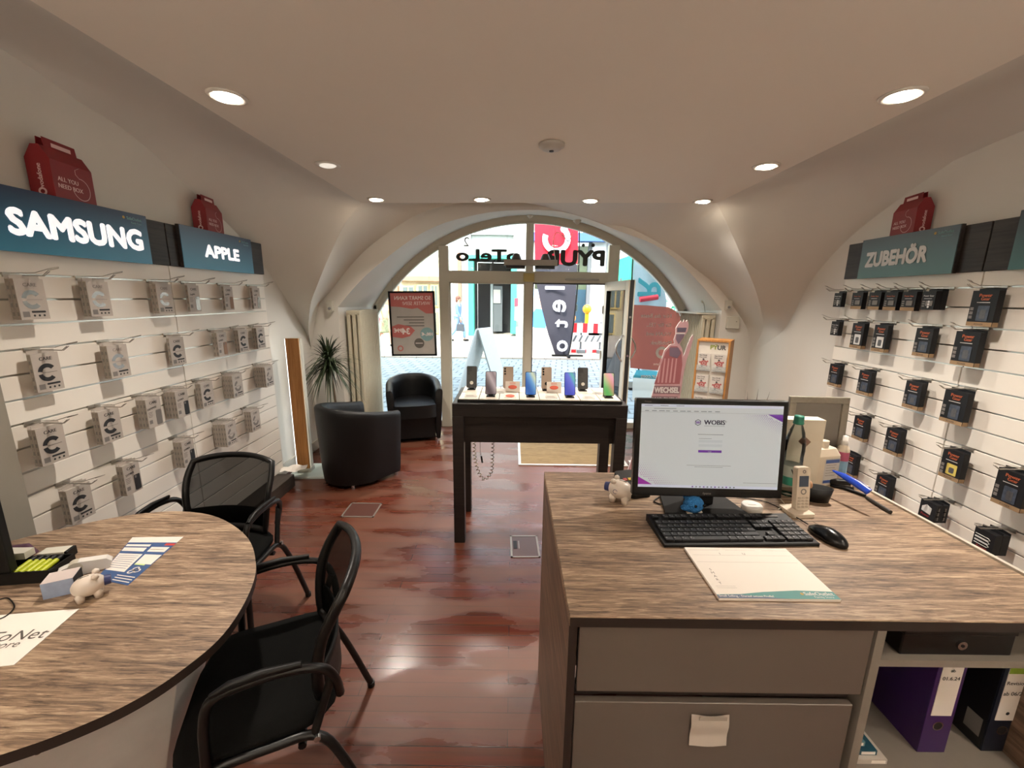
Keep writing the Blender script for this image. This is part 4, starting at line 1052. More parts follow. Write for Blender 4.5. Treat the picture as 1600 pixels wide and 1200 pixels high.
b.flat(quadpx([(989, 590), (1047, 594), (1047, 582), (995, 578)], 5.17), YW-.007, tf)
q = ony(1018, 588, 5.17); b.text('pyur.com', q.x, q.z-.02, YW-.009, .07, wl_, mirror=True, bold=.02)
tag(b.build('window_sticker'), 'pale sticker headed pyur.com low on the right pane, mirrored', 'sticker')
# ------------------------------------------------------------------ right counter
oak = wood_mat('grey_brown_oak', '#4a3b2f', '#b19a80', mid='#826b57', axis='X', fine=150, rough=.5, stretch=13)
oakz = wood_mat('grey_brown_oak_side', '#3b2c22', '#7d6350', mid='#5c483a', axis='Y', fine=60, rough=.5, stretch=12)
DZ = EYE-.68
cx0, cy0, cx1, cy1 = .133, .787, 1.315, 1.56
greyf = mat('warm_grey_front', '#5c534c', .35, var=.02); dkedge = mat('dark_edge_band', '#241b17', .5); bodyw = mat('grey_cabinet_board', '#7b736a', .5)
t = thing('counter_desk', 'oak topped counter with grey drawers carrying the monitor', 'desk', (0, 0, 0))
MB().box(cx0, cy0, DZ-.026, cx1, cy1, DZ, oak).build('worktop', t, bevel=.0015, seg=1)
MB().box(cx0+.001, cy0-.001, DZ-.026, cx1, cy0-.0001, DZ-.003, dkedge).build('edge_band', t)
MB().box(cx0, cy0+.006, 0, cx0+.018, cy1, DZ-.0265, oakz).build('side_panel', t)
MB().box(cx0, cy0+.002, 0, cx0+.018, cy0+.0055, DZ-.0265, dkedge).build('panel_edge', t)
MB().box(cx1-.018, cy0+.006, 0, cx1, cy1, DZ-.0265, oakz).build('side_panel', t)
MB().box(cx0+.02, cy1-.02, 0.05, cx1-.02, cy1-.002, DZ-.0265, oakz).build('back_panel', t)
def fz(px, py, Y=.80): return ony(px, py, Y)
dA = fz(900, 977); dB = fz(1371, 990); dC = fz(896, 1077); xd = dB.x-.012
z1t, z1b = DZ-.032, dC.z
dr1 = MB().box(cx0+.024, .795, z1b, xd, .812, z1t, greyf).build('drawer', t, bevel=.0015, seg=1)
z2t = fz(893, 1093).z
b = MB(); b.box(cx0+.022, .795, .06, xd-.012, .812, z2t, greyf)
dr2 = b.build('drawer', t, bevel=.0015, seg=1)
MB().box(cx0+.024, .815, z2t-.0, xd-.01, .83, z1b, dkedge).build('recess_strip', t)
MB().prism([(.812, z2t-.03), (.795, z2t-.012), (.800, z2t+.012), (.82, z2t+.012)], cx0+.022, xd-.006, greyf, 'x').build('drawer_handle_rail', dr2) if False else None
MB().box(xd+.004, .792, 0.0, xd+.024, cy1-.03, DZ-.0265, bodyw).build('divider_panel', t)
zsh = fz(1480, 1040).z
MB().box(xd+.025, .805, zsh-.010, cx1-.019, cy1-.03, zsh+.008, bodyw).build('shelf', t)
zb = fz(1450, 1182, .86).z
MB().box(xd+.025, .805, zb-.018, cx1-.019, cy1-.03, zb, bodyw).build('shelf', t)
MB().box(cx0+.02, .86, 0.0, cx1-.02, .875, .06, dkedge).build('plinth', t)
# light lipping along the right edge of the top
tag(MB().box(cx1+.0005, cy0, DZ-.03, cx1+.012, cy1, DZ+.006, mat('pale_glass_edge', '#b9b4a8', .3)).build('edge_strip'), 'pale strip along the right edge of the oak counter top', 'edge strip')
# taped sheet (its code left out)
c = fz(1108, 1141, .79); w2, h2 = .042, .040
b = MB(); pts = []; N = 8
for i in range(N+1):
    for j in range(N+1):
        u, v = i/N-.5, j/N-.5; pts.append((u*.088, -.004-.004*math.cos(u*5)*abs(v+.1)-.002*math.sin(v*9), v*.084))
b.add(pts, [(i*(N+1)+j, (i+1)*(N+1)+j, (i+1)*(N+1)+j+1, i*(N+1)+j+1) for i in range(N) for j in range(N)], mat('matt_note_paper', '#b8aea4', .7), True)
tt = thing('taped_note', 'blank white sheet taped to the lower grey drawer', 'note', (c.x, .793, c.z)); b.build('sheet', tt)
MB().box(-.030, -.0105, .036, .034, -.0095, .046, mat('cloudy_tape', '#a39a90', .25)).build('adhesive_strip', tt)
# cash box
p0, p1 = fz(1402, 1034, .82), fz(1590, 990, .82)
t = thing('cash_box', 'black metal cash box with a round lock in the counter', 'cash box', (p0.x, .82, zsh+.0085))
cbw = min(p1.x-p0.x, cx1-.03-p0.x); cbh = DZ-.035-zsh-.02
MB().box(0, 0, 0, cbw, .30, cbh, mat('black_enamel', '#0d0a09', .4, spec=.3)).build('body', t, bevel=.003)
MB().box(-.001, -.003, cbh-.018, cbw+.001, .302, cbh+.002, _M['black_enamel']).build('lid', t, bevel=.002)
MB().cyl((cbw*.52, 0, cbh*.42), (cbw*.52, -.006, cbh*.42), .011, chrome).cyl((cbw*.52, -.006, cbh*.42), (cbw*.52, -.007, cbh*.42), .004, black).build('lock', t)
# binders
def binder(px, pyb, Y, col, sx, label, green, lines, rz=0):
    p = ony(px, pyb, Y); t = thing('ring_binder', label, 'binder', (p.x, Y, zb+.0005), rz)
    h = .318; d = .28; m = mat(col[0], col[1], .4)
    b = MB().box(-sx/2, 0, 0, sx/2, d, h, m)
    if green: b.box(-sx/2-.0006, .004, .002, -sx/2-.0001, d-.002, h-.002, mat('marbled_black_cover', '#0c0c0e', .5, var=.6, scale=120)).box(-sx/2-.001, .012, .03, -sx/2-.0007, .05, .085, pgrey)
    b.build('cover', t, bevel=.001)
    b = MB(); lw = sx*.36; z0, z1 = (.118, .305) if not green else (.10, .285)
    b.box(-lw, -.0015, z0, lw, -.0002, z1, paper)
    if green: b.box(-lw, -.002, z1-.042, lw, -.0014, z1-.012, mat('lime_print', '#7f9a2e', .6))
    y_ = z1-(.075 if green else .03)
    for s, sz in lines: b.text(s, 0, y_, -.0022, sz, ink, bold=.01, width=None); y_ -= .032 if green else .024
    if green: b.disc(0, z0+.022, .005, -.002, ink, 10)
    b.build('spine_label', t)
    MB().ring(0, .085 if not green else .068, .011, .0135, -.001, chrome, n=24).disc(0, .085 if not green else .068, .011, -.0006, black, 20).build('grip_hole', t)
binder(1452, 1182, .87, ('purple_cover', '#33194e'), .072, 'purple ring binder with a white handwritten spine label', False, [('Klaue', .018), ('ab', .013), ('01.6.24', .015)])
binder(1552, 1182, .875, ('navy_cover', '#0c1322'), .074, 'dark blue ring binder with a green and white spine label', True, [('Revision', .015), ('ab 06/21', .016)])
for i, (m, lab, w3) in enumerate(((mat('white_folder', '#b9b0a6', .6), 'flat white folder at the bottom of the pile left of the binders', .12), (mat('petrol_folder', '#1d4a5a', .5), 'petrol blue folder lying in the pile left of the binders', .10), (mat('pale_teal_folder', '#5b7d84', .6), 'pale teal folder on top of the pile left of the binders', .075))):
    q = ony(1345, 1140, .85)
    tag(MB().box(0, 0, 0, w3, .24, .014, m).box(w3-.04, -.001, .003, w3-.005, -.0002, .011, paper).build('folder', loc=(xd+.03, .84+.01*i, zb+.0005+.0148*i*1.0), rot=0), lab, 'folder', 'folders left of the binders')

# ------------------------------------------------------------------ things on the counter
def D3(px, py): p = onz(px, py, DZ); return Vector((p.x, p.y, DZ+.0004))
# monitor
scr = MB(); mc = Vector((.634, 1.262, 0))
mz0 = ony(1112, 777, 1.245).z; MW, MH = .478, .318
t = thing('monitor', 'black computer monitor on the counter showing the WOBIS login page', 'monitor', (mc.x, 1.245, mz0), (R(-6), 0, R(-1.5)))
MB().box(-MW/2, 0, 0, MW/2, .028, MH, blackg).box(-.16, .028, .05, .16, .05, .25, black).build('housing', t, bevel=.004)
bz = .0165
scrw = mat('lit_page', '#b4bfc8', .3, emit=.17, var=.0); pur = mat('purple_page_print', '#5a2a90', .3, emit=.16, var=0.0); mag = mat('magenta_page_print', '#7e1f8e', .3, emit=.16, var=0.0)
tbar = mat('page_bar', '#bcc6dc', .3, emit=.17, var=0.0); gpr = mat('page_grey_text', '#5f6a76', .4, emit=.08, var=0.0); fld = mat('page_field', '#a9b6c0', .3, emit=.18, var=0.0); navy = mat('page_navy', '#1d1a3a', .4, emit=.02, var=0.0)
x0, x1, z0, z1 = -MW/2+bz, MW/2-bz, .030, MH-bz
b = MB(); e = -.0006
b.rect(x0, z0, x1, z1, e, scrw)
b.rect(x0, z1-.009, x1, z1, e-.0002, tbar); b.rect(x0, z0, x1, z0+.009, e-.0002, tbar)
b.rect(x0, z1-.026, x1, z1-.0255, e-.0002, gpr)
for k in range(11): b.rect(x0+.012+.022*k, z1-.0225, x0+.024+.022*k+.003*(k % 3), z1-.0205, e-.0003, gpr)
for k in range(3): b.rect(x0+.010+.05*k, z1-.0055, x0+.035+.05*k, z1-.004, e-.0003, gpr)
b.rect(x0+.04, z1-.015, x0+.11, z1-.0135, e-.0003, gpr)
xs_, zs_ = x1-x0, z1-z0
b.flat([(x1-.048, z1-.027), (x1, z1-.027), (x1, z1-.051)], e-.0003, pur); b.flat([(x0, z0+.009), (x0+.045, z0+.009), (x0, z0+.034)], e-.0003, mag)
for i in range(22):
    for j in range(14):
        u, v = i*.0062, j*.0058
        if .17 < (u/.16+v/.095)*.5+.0 < .52 and u/.045+v/.024 > 1.0:
            r_ = .0022*(1-((u/.16+v/.095)*.5)/.56)
            b.disc(x0+u+.003*(j % 2), z0+.011+v, r_, e-.0003, mag, 6)
            b.disc(x1-u*.9-.002-.003*(j % 2), z1-.030-v*.75, r_, e-.0003, pur, 6)
b.ring(-.042, z1-.057, .0085, .0105, e-.0004, navy, 30, 390, 6); b.text('W', -.042, z1-.0615, e-.0005, .013, pur, bold=.04); b.text('WOBIS', .010, z1-.063, e-.0004, .021, navy, bold=.03); b.text('®', .045, z1-.056, e-.0004, .008, navy)
b.rect(-.022, z1-.068, .042, z1-.067, e-.0004, gpr)
b.rect(-.040, z1-.096, .040, z1-.0945, e-.0004, gpr); b.rect(-.036, z1-.109, .004, z1-.108, e-.0004, gpr)
b.rect(-.036, z1-.121, .038, z1-.113, e-.0004, fld); b.rect(-.036, z1-.135, .038, z1-.127, e-.0004, fld); b.rect(-.036, z1-.154, .038, z1-.146, e-.0004, pur); b.text('Login', .001, z1-.152, e-.0005, .005, scrw)
b.rect(-.07, z1-.197, .07, z1-.196, e-.0004, gpr); b.rect(-.045, z1-.202, .045, z1-.201, e-.0004, gpr); b.rect(x1-.11, z0+.020, x1-.004, z0+.021, e-.0004, gpr)
for k in range(12): b.rect(-.05+.012*k, z0+.0025, -.045+.012*k, z0+.0065, e-.0004, gpr if k % 3 else pur)
b.build('screen', t)
MB().text('iiyama', 0, .010, -.0008, .011, pgrey, bold=.02).text('ProLite', x0+.02, MH-.011, -.0008, .007, pgrey).build('bezel_lettering', t)
st = MB(); zf = DZ-mz0
M4 = Matrix.Rotation(R(6), 4, 'X')
st.prism([(-.135, -.02), (.135, -.02), (.10, .16), (-.10, .16)], zf+.001, zf+.009, mat('matt_black_stand', '#0d0d0d', .65, spec=.25), 'z', M=M4)
st.box(-.045, .045, zf+.009, .045, .07, .16, black, M4)
st.build('stand', t, bevel=.002)
# keyboard
kA, kB = D3(1042, 857), D3(1018, 813)
t = thing('keyboard', 'black full size keyboard in front of the monitor', 'keyboard', (.432, 1.047, DZ+.0004), R(2.0))
KW, KH = .445, .150
MB().prism([(0, 0), (KH, 0), (KH, .022), (KH*.55, .013), (0, .010)], 0, KW, black, 'x').build('case', t, bevel=.003)
keym = mat('key_cap', '#1b1b1d', .4); legend = mat('key_legend', '#8e8e90', .5, var=0.0)
b = MB(); lg = MB(); rnd = random.Random(2)
def kz(y): return .010+.012*y/KH+.0005
rows = [(.012, [(1.25, 1), (1.25, 1), (1.25, 1), (6.0, 1), (1.25, 1), (1.25, 1), (1.25, 1), (1.5, 1)]), (.031, [(1.25, 1)]+[(1, 1)]*11+[(2.75, 1)]), (.050, [(1.75, 1)]+[(1, 1)]*12+[(1.25, 1)]), (.069, [(1.5, 1)]+[(1, 1)]*12+[(1.5, 1)]), (.088, [(1, 1)]*13+[(2, 1)]), (.119, [(1, 1), (-.75, 0), (1, 1), (1, 1), (1, 1), (1, 1), (-.5, 0), (1, 1), (1, 1), (1, 1), (1, 1), (-.5, 0), (1, 1), (1, 1), (1, 1), (1, 1)])]
U = .0188
def key(x, y, w, h=.0165):
    z = kz(y); b.box(x+.0008, y, z, x+w*U-.0014, y+h, z+.0065, keym); lg.rect(x+.004, y+h*.55, x+.007, y+h*.78, z+.0068, legend, 'z')
    if rnd.random() < .3: lg.rect(x+.010, y+h*.3, x+.012, y+h*.45, z+.0068, legend, 'z')
for y, ks in rows:
    x = .009
    for w, on in ks:
        if on: key(x, y, w)
        x += abs(w)*U
for y in (.012, ): [key(.298+U*i, y, 1) for i in range(3)]
key(.298+U, .031, 1)
for y in (.069, .088, .119): [key(.298+U*i, y, 1) for i in range(3)]
for y in (.012, .031, .050, .069, .088): [key(.360+U*i, y, 1) for i in range(4)]
b.build('key_block', t); lg.build('key_legend_print', t)
MB().rect(.37, .128, .41, .134, .0215, pgrey, 'z').build('maker_mark', t)
# mouse
t = thing('computer_mouse', 'black wired mouse right of the keyboard', 'mouse', tuple(D3(1292, 842)), R(14))
b = MB(); b.ball((0, 0, .008), (.030, .058, .028), blackg, 22, 14); v = b.v; b.v = [(x*(1-.12*(y > 0)), y, max(z, .0)*(1.0-.25*max(0, y/.058))) for x, y, z in v]
b.build('shell', t); MB().cyl((0, .026, .020), (0, .040, .018), .006, black).box(-.0006, .004, .0270, .0006, .05, .0275, black).build('scroll_wheel', t)
pts = [tuple(D3(1262, 822)+Vector((0, 0, .006))), tuple(D3(1232, 803)+Vector((0, 0, .003))), tuple(D3(1195, 785)+Vector((0, 0, .003))), tuple(D3(1150, 778)+Vector((0, 0, .003)))]
tag(MB().tube(catmull(pts, 6), .0018, black, 6).build('mouse_cable'), 'thin black mouse cable running back under the monitor', 'cable')
# writing pad
t = thing('desk_pad', 'white ruled notepad with a petrol footer band in front of the keyboard', 'notepad', (.485, .842, DZ+.0004), 0)
PW, PH = .282, .20
MB().box(0, 0, 0, PW, PH, .006, paper).build('sheet_block', t)
b = MB(); ez = .0063; b.flat([(0, 0), (PW, 0), (PW, .026), (PW*.7, .029), (PW*.4, .022), (PW*.2, .014), (0, .012)], ez, mat('petrol_footer', '#4c8583', .6), 'z')
b.flat([(0, 0), (PW*.55, 0), (PW*.2, .012), (0, .010)], ez+.0001, mat('slate_footer', '#56627c', .6), 'z')
b.text('SafeOutlet', PW*.86, .0125, ez+.0002, .016, unl, axis='z', bold=.02); b.text('Family Store', PW*.88, .004, ez+.0002, .009, unl, axis='z'); b.disc(PW*.72, .017, .004, ez+.0002, gold, 8, 'z')
b.text('Small Selling - Darauf setzen Profis!', PW*.012, .0045, ez+.0002, .009, unl, axis='z', bold=.02, align='l')
for x_ in (.0, .10, .20): b.rect(x_+.008, PH-.012, x_+.09, PH-.0115, ez, pgrey, 'z')
for k in range(2): b.rect(.008, PH-.035-.03*k, PW-.01, PH-.0345-.03*k, ez, pgrey, 'z')
b.text('1', .085, PH-.032, ez, .012, pgrey, axis='z'); b.text('U', .15, PH-.032, ez, .012, pgrey, axis='z')
for k, c_ in enumerate('SMART'): b.text('SMART'[k], .028, .10-.013*k, ez, .012, pgrey, axis='z')
for k in range(2): b.rect(.012, .035+.006*k, .06, .0355+.006*k, ez, pgrey, 'z')
b.build('print', t)
# piggy banks
pigm = mat('white_ceramic', '#d2c6ba', .35); pigb = mat('blue_snout_paint', '#2a3160', .4)
def pig(loc, rot, label, s=1.0, flip=1):
    t = thing('piggy_bank', label, 'piggy bank', tuple(loc), rot, 'white piggy banks'); t.scale = (s,)*3
    b = MB(); b.ball((0, 0, .034), (.034, .028, .027), pigm, 24, 14)
    b.build('body', t)
    for sx in (-.016, .018):
        for sy in (-.014, .014): MB().lathe([(.0, 0), (.008, 0), (.010, .016), (.006, .024)], pigm, 14, c=(sx, sy, 0)).build('leg', t)
    MB().cyl((-.030, 0, .034), (-.043, 0, .033), .0135, pigb, .0125).build('snout', t)
    for sy in (-.013, .013): MB().lathe([(.0, .0), (.008, .003), (.007, .010), (.0, .014)], pigm, 14, M=Matrix.Translation((-.016, sy, .054))@Matrix.Rotation(R(-20)*(1 if sy < 0 else -1)*-1, 4, 'X')).build('ear', t)
    MB().box(-.004, -.0012, .0595, .016, .0012, .0615, pgrey).build('coin_slot', t)
    MB().ring(0, 0, .005, .0065, 0, pigb, n=16, M=Matrix.Translation((-.006, -.0275, .036))).build('side_mark', t)
pig(D3(968, 782), R(-32), 'white piggy bank on the counter left of the monitor', 1.22)
# card terminal
q = D3(990, 772); t = thing('card_terminal', 'black card payment terminal half hidden left of the monitor', 'card terminal', (q.x+.005, q.y+.03, DZ+.0004), R(15))
M5 = Matrix.Rotation(R(12), 4, 'X')
MB().prism(rrect(-.038, -.06, .038, .085, .012), .003, .028, black, 'z', M=M5).build('housing', t, bevel=.003)
b = MB()
for i in range(3):
    for j in range(4): b.box(-.028+.02*i, -.045+.022*j, .028, -.014+.02*i, -.032+.022*j, .031, [_M['key_cap'], mat('green_key', '#3f8f3a', .5), mat('yellow_key', '#c0a030', .5), mat('red_key', '#a03028', .5)][(3-i if j == 3 else 0)], M5)
b.build('keypad', t)
# plush
pb = mat('blue_plush', '#2f7fc4', .95, var=.45, scale=260, bump=1.2)
q = D3(1082, 802); t = thing('plush_toy', 'small blue plush animal under the monitor', 'plush toy', (q.x, q.y-.0, DZ+.0004), R(10))
b = MB(); b.ball((0, .0, .031), (.034, .026, .028), pb, 20, 12); b.ball((-.028, -.006, .026), (.02, .014, .010), pb, 12, 8); b.build('body', t)
for s in (-.018, .018): MB().ball((s, -.008, .006), (.011, .012, .006), mat('cream_felt', '#cfc3b0', .9), 10, 8).build('foot', t)
for s in (-.008, .022): MB().ball((s, -.0235, .037), .005, blackg, 10, 8).build('eye', t)
MB().ball((.01, .03, .045), (.028, .02, .02), pb, 14, 10).build('ear', t)
# white puck
q = D3(1174, 797); t = thing('charging_puck', 'flat white round charging puck between plush toy and handset', 'puck', tuple(q)); t.scale = (1.12, 1.12, 1); MB().lathe([(.0, 0), (.026, 0), (.028, .004), (.028, .018), (.026, .021), (.022, .019), (.0, .019)], mat('white_plastic', '#cfcbc6', .35), 32).build('body', t)
MB().rect(-.012, -.001, .012, .001, .0195, pgrey, 'z').build('mark', t)
# cordless phone in its dock
q = D3(1249, 801); t = thing('cordless_phone', 'cream cordless handset standing upright in its dock', 'telephone', (q.x, q.y, DZ+.0004), R(4)); crm = mat('cream_plastic', '#c9bcab', .4)
MB().prism(rrect(-.048, -.036, .026, .036, .008), 0, .012, crm, 'z').build('dock', t, bevel=.003)
M6 = Matrix.Translation((.004, .004, .010))@Matrix.Rotation(R(-8), 4, 'X')
MB().prism(rrect(-.0225, 0, .0225, .142, .008), -.010, .010, crm, 'y', M=M6).build('handset', t, bevel=.002)
MB().rect(-.016, .078, .016, .114, -.0108, mat('dark_display', '#3a4250', .2, emit=.05), M=M6).build('display', t)
b = MB(); b.ring(0, .062, .006, .010, -.0112, pgrey, n=16, M=M6)
for i in range(3):
    for j in range(4): b.prism(rrect(-.018+.013*i, .008+.010*j, -.008+.013*i, .014+.010*j, .002, 2), -.0116, -.0104, mat('handset_key', '#a99d8e', .5), 'y', M=M6)
b.build('keypad', t); MB().ring(0, .128, .003, .006, -.0108, pgrey, n=12, M=M6).build('earpiece', t)
# water bottle
q = D3(1240, 779)+Vector((0, .035, 0)); t = thing('water_bottle', 'clear plastic water bottle with a green cap behind the handset', 'bottle', tuple(q))
pet = glass_mat('clear_pet', '#eef2f1'); grn = mat('green_cap', '#1f7a66', .4)
MB().lathe([(.0, .002), (.025, .0), (.032, .008), (.031, .05), (.0325, .10), (.031, .15), (.0325, .17), (.031, .20), (.024, .235), (.014, .262), (.013, .275)], pet, 32).build('body', t)
MB().lathe([(.0, .292), (.0145, .292), (.0155, .288), (.0155, .272), (.017, .268), (.017, .264), (.013, .262)], grn, 24).build('cap', t)
b = MB(); b.lathe([(.0328, .045), (.0328, .075)], grn, 32).lathe([(.0328, .075), (.0328, .115)], mat('pale_bottle_label', '#b9c6c0', .4, alpha=.75), 32)
for k, ch in enumerate('VOR'):
    a = -1.95+.42*k; b.text(ch, 0, .088, 0, .026, navy if False else ink, bold=.02, M=Matrix.Rotation(a+PI/2, 4, 'Z')@Matrix.Translation((0, -.0335, 0)))
b.build('label', t)
# sanitiser canister
q = D3(1281, 757)+Vector((.0, .015, 0)); t = thing('refill_canister', 'white refill canister with a blue printed label behind the pen holder', 'bottle', (q.x, q.y, DZ+.0004), R(12)); t.scale = (1.18, 1.0, 1.12); hd = mat('milky_plastic', '#cfc4b2', .4)
b = MB(); 
for z0_, z1_, s0, s1 in ((0, .004, .94, 1), (.004, .105, 1, .98), (.105, .128, .98, .70), (.128, .134, .70, .35)):
    A = [(x*s0, y*s0, z0_) for x, y in rrect(-.052, -.032, .052, .032, .016)]; B = [(x*s1, y*s1, z1_) for x, y in rrect(-.052, -.032, .052, .032, .016)]; n = len(A)
    b.add(A+B, [(i, (i+1) % n, n+(i+1) % n, n+i) for i in range(n)], hd, True)
b.add([(x*.94, y*.94, 0) for x, y in rrect(-.052, -.032, .052, .032, .016)], [tuple(range(24))[::-1]], hd); b.add([(x*.35, y*.35, .134) for x, y in rrect(-.052, -.032, .052, .032, .016)], [tuple(range(24))], hd)
b.build('body', t); MB().cyl((0, 0, .133), (0, 0, .152), .0155, hd, n=24).build('cap', t)
b = MB().rect(-.014, .010, .042, .098, -.0325, mat('pale_label', '#b9b6b4', .5)); lb = mat('blue_label_print', '#35508c', .5)
b.rect(-.012, .082, .040, .094, -.033, lb); b.rect(-.012, .012, .040, .022, -.033, lb)
for k in range(5): b.rect(-.008, .074-.009*k, .030-.005*(k % 2), .0755-.009*k, -.033, pgrey)
b.build('label', t)
q = D3(1312, 752)+Vector((.0, .01, 0)); t = thing('spray_bottle', 'slim white spray bottle with a pink and blue label', 'bottle', (q.x, q.y, DZ+.0004), 0)
MB().lathe([(.0, 0), (.020, 0), (.021, .004), (.021, .125), (.016, .14), (.010, .146)], hd, 24).build('body', t); MB().lathe([(.012, .146), (.012, .160), (.009, .162), (.009, .180), (.0, .181)], mat('white_plastic', '#cfcbc6', .35), 20).build('spray_head', t)
b = MB().lathe([(.0214, .085), (.0214, .12)], mat('pink_label_print', '#a04a68', .5), 24).lathe([(.0214, .03), (.0214, .085)], mat('sky_label_print', '#7aa0bc', .5, var=.3), 24); b.build('label', t)
# pen holder with pens
q = D3(1276, 784)+Vector((.0, .012, 0)); t = thing('pen_tray', 'black oval desk tidy right of the handset', 'pen holder', (q.x, q.y, DZ+.0004), R(-20))
MB().lathe([(.0, 0), (.036, 0), (.044, .050), (.041, .050), (.034, .004), (.0, .004)], black, 32, sx=1.15, sy=.62).build('cup', t)
tag(MB().ball((0, 0, 0), (.010, .014, .016), mat('copper_stopper', '#b08868', .4), 14, 10).cyl((0, 0, -.03), (0, 0, 0), .006, _M['copper_stopper']).build('stamp', loc=(q.x-.028, q.y+.0, DZ+.058)), 'round copper coloured knob standing in the black desk tidy', 'stamp')
def rod(a, b_, r, m, name, label, cat, r1=None):
    tag(MB().cyl(tuple(a), tuple(b_), r, m, r1, 10).build(name), label, cat)
A_ = D3(1318, 765)+Vector((0, 0, .006)); B_ = D3(1352, 777)+Vector((0, 0, .006))
rod(A_, B_, .0055, black, 'marker_pen', 'black pen lying in line beside the desk tidy', 'pen')
rod(D3(1354, 780)+Vector((0, 0, .006)), D3(1391, 803)+Vector((0, 0, .006)), .0058, mat('dark_grey_pen', '#2d2a28', .4), 'marker_pen', 'dark grey pen pointing at the slatwall on the counter edge', 'pen', .0062)
blu = mat('bright_blue_plastic', '#1f43b4', .25)
P0, P1 = ony(1301, 735, 1.40), ony(1358, 768, 1.27)
mid = (P0+P1)/2+Vector((0, 0, .004))
tt = MB().tube([tuple(P0), tuple(P0.lerp(P1, .3)+Vector((0, 0, .003))), tuple(mid.lerp(P1, .35)), tuple(P1-Vector((0, 0, .002)))], .01, blu, 12, rs=[.003, .010, .013, .012], flat=.4)
tag(tt.build('letter_opener'), 'bright blue plastic cutter lying across the black holder', 'letter opener')
q = D3(1325, 768)+Vector((0, .03, 0)); t = thing('stapler', 'small black stapler among cables behind the blue cutter', 'stapler', (q.x, q.y, DZ+.0004), R(-35))
MB().box(-.035, -.014, 0, .035, .014, .008, black).build('foot', t, bevel=.002); MB().box(-.035, -.012, .014, .03, .012, .032, black, Matrix.Rotation(R(-10), 4, 'Y')).build('arm', t, bevel=.004); MB().cyl((.028, -.014, .02), (.028, .014, .02), .006, chrome).build('hinge', t)
tag(MB().prism([(-.03, -.02), (.035, -.014), (.02, .02), (-.02, .016)], 0, .010, mat('pale_eraser', '#b3a898', .6), 'z').build('eraser', loc=tuple(D3(1347, 765)+Vector((.0, .02, 0))), bevel=.002), 'pale wedge of plastic lying behind the pens', 'eraser')
tag(MB().tube(catmull([tuple(D3(x, y)+Vector((0, 0, .003))) for x, y in ((1180, 770), (1195, 778), (1212, 776), (1226, 790), (1216, 797))], 6), .0016, white2, 6).build('power_cable'), 'thin white cable curling behind the puck', 'cable')
tag(MB().tube(catmull([tuple(D3(x, y)+Vector((0, 0, .003))) for x, y in ((1030, 778), (1022, 785), (1040, 790), (1062, 782), (1050, 776), (1035, 784))], 6), .0025, black, 6).build('power_cable'), 'coiled black cable left under the monitor', 'cable')
# grey picture frame and white box behind
Yb = 1.545
f0, f1 = ony(1240, 621, Yb), ony(1330, 627, Yb); fh = f0.z-DZ
t = thing('picture_frame', 'silver grey picture frame standing at the back of the counter', 'picture frame', (f0.x, Yb, DZ+.0006), (R(-3), 0, R(-3)))
fw = f1.x-f0.x; g1 = mat('brushed_grey_frame', '#8c867c', .35, metal=.4, var=.2, scale=80)
b = MB()
for q4 in ((0, 0, fw, .025), (0, fh-.025, fw, fh), (0, .025, .025, fh-.025), (fw-.025, .025, fw, fh-.025)): b.box(q4[0], 0, q4[1], q4[2], .015, q4[3], g1)
b.build('frame', t, bevel=.002); MB().box(.025, .006, .025, fw-.025, .012, fh-.025, mat('grey_glass', '#736e68', .15)).build('glass', t)
f0 = ony(1228, 655, 1.45); f1 = ony(1288, 655, 1.45)
t = thing('white_carton', 'plain white upright carton behind the water bottle', 'box', (f0.x, 1.445, DZ+.0005), R(-3)); MB().box(0, 0, 0, f1.x-f0.x, .05, f0.z-DZ, mat('cream_carton', '#d6cdbb', .6)).build('carton', t, bevel=.001)
q = ony(1257, 690, 1.40); Mq = Matrix.Rotation(R(40), 4, 'Y')
tag(MB().box(-.018, -.001, -.014, .018, .001, .014, mat('brown_tag_card', '#7a5c4c', .6), Mq).box(-.01, -.0016, -.002, .01, -.001, -.001, unl, Mq).build('paper_tag', loc=tuple(q)), 'small brown tag hanging from the bottle neck in front of the carton', 'tag')
# ------------------------------------------------------------------ left table
LZ = .75
ol = [(-1.813, 1.328), (-1.699, 1.435), (-1.545, 1.534), (-1.366, 1.57), (-1.179, 1.528), (-.979, 1.395), (-.849, 1.238), (-.784, 1.10), (-.754, .942), (-.781, .826), (-.83, .746), (-.904, .684), (-.983, .64), (-1.12, .575), (-1.32, .53), (-1.55, .55), (-1.75, .66), (-1.87, .85), (-1.885, 1.1), (-1.86, 1.25)]
op = [(p.x, p.y) for p in catmull([(a, b_, 0) for a, b_ in ol], 6, closed=True)][::-1]
t = thing('oval_table', 'oval oak topped consulting table on the left', 'table', (0, 0, 0))
MB().prism(op, LZ-.026, LZ, oak, 'z', mside=dkedge).build('tabletop', t, bevel=.001, seg=1)
lw = mat('white_table_base', '#cfccc8', .4)
A = [(-1.72, .72), (-1.05, .70), (-.86, .93), (-.98, 1.28), (-1.6, 1.30)]; cxm, cym = -1.32, 1.0
B = [(cxm+(x-cxm)*.55, cym+(y-cym)*.55) for x, y in A]; n = 5
b = MB(); b.add([(x, y, LZ-.0265) for x, y in A]+[(x, y, 0) for x, y in B], [(0, 1, 2, 3, 4), (9, 8, 7, 6, 5)]+[(i, n+i, n+(i+1) % n, (i+1) % n) for i in range(n)], lw)
b.build('pedestal', t, bevel=.002, fix=True)
MB().cyl((-1.045, .742, .64), (-1.03, .727, .64), .006, chrome).cyl((-1.14, .82, .34), (-1.125, .805, .34), .006, chrome).build('screw', t)
def T3(px, py, dz=0.0): p = onz(px, py, LZ); return Vector((p.x, p.y, LZ+.0004+dz))
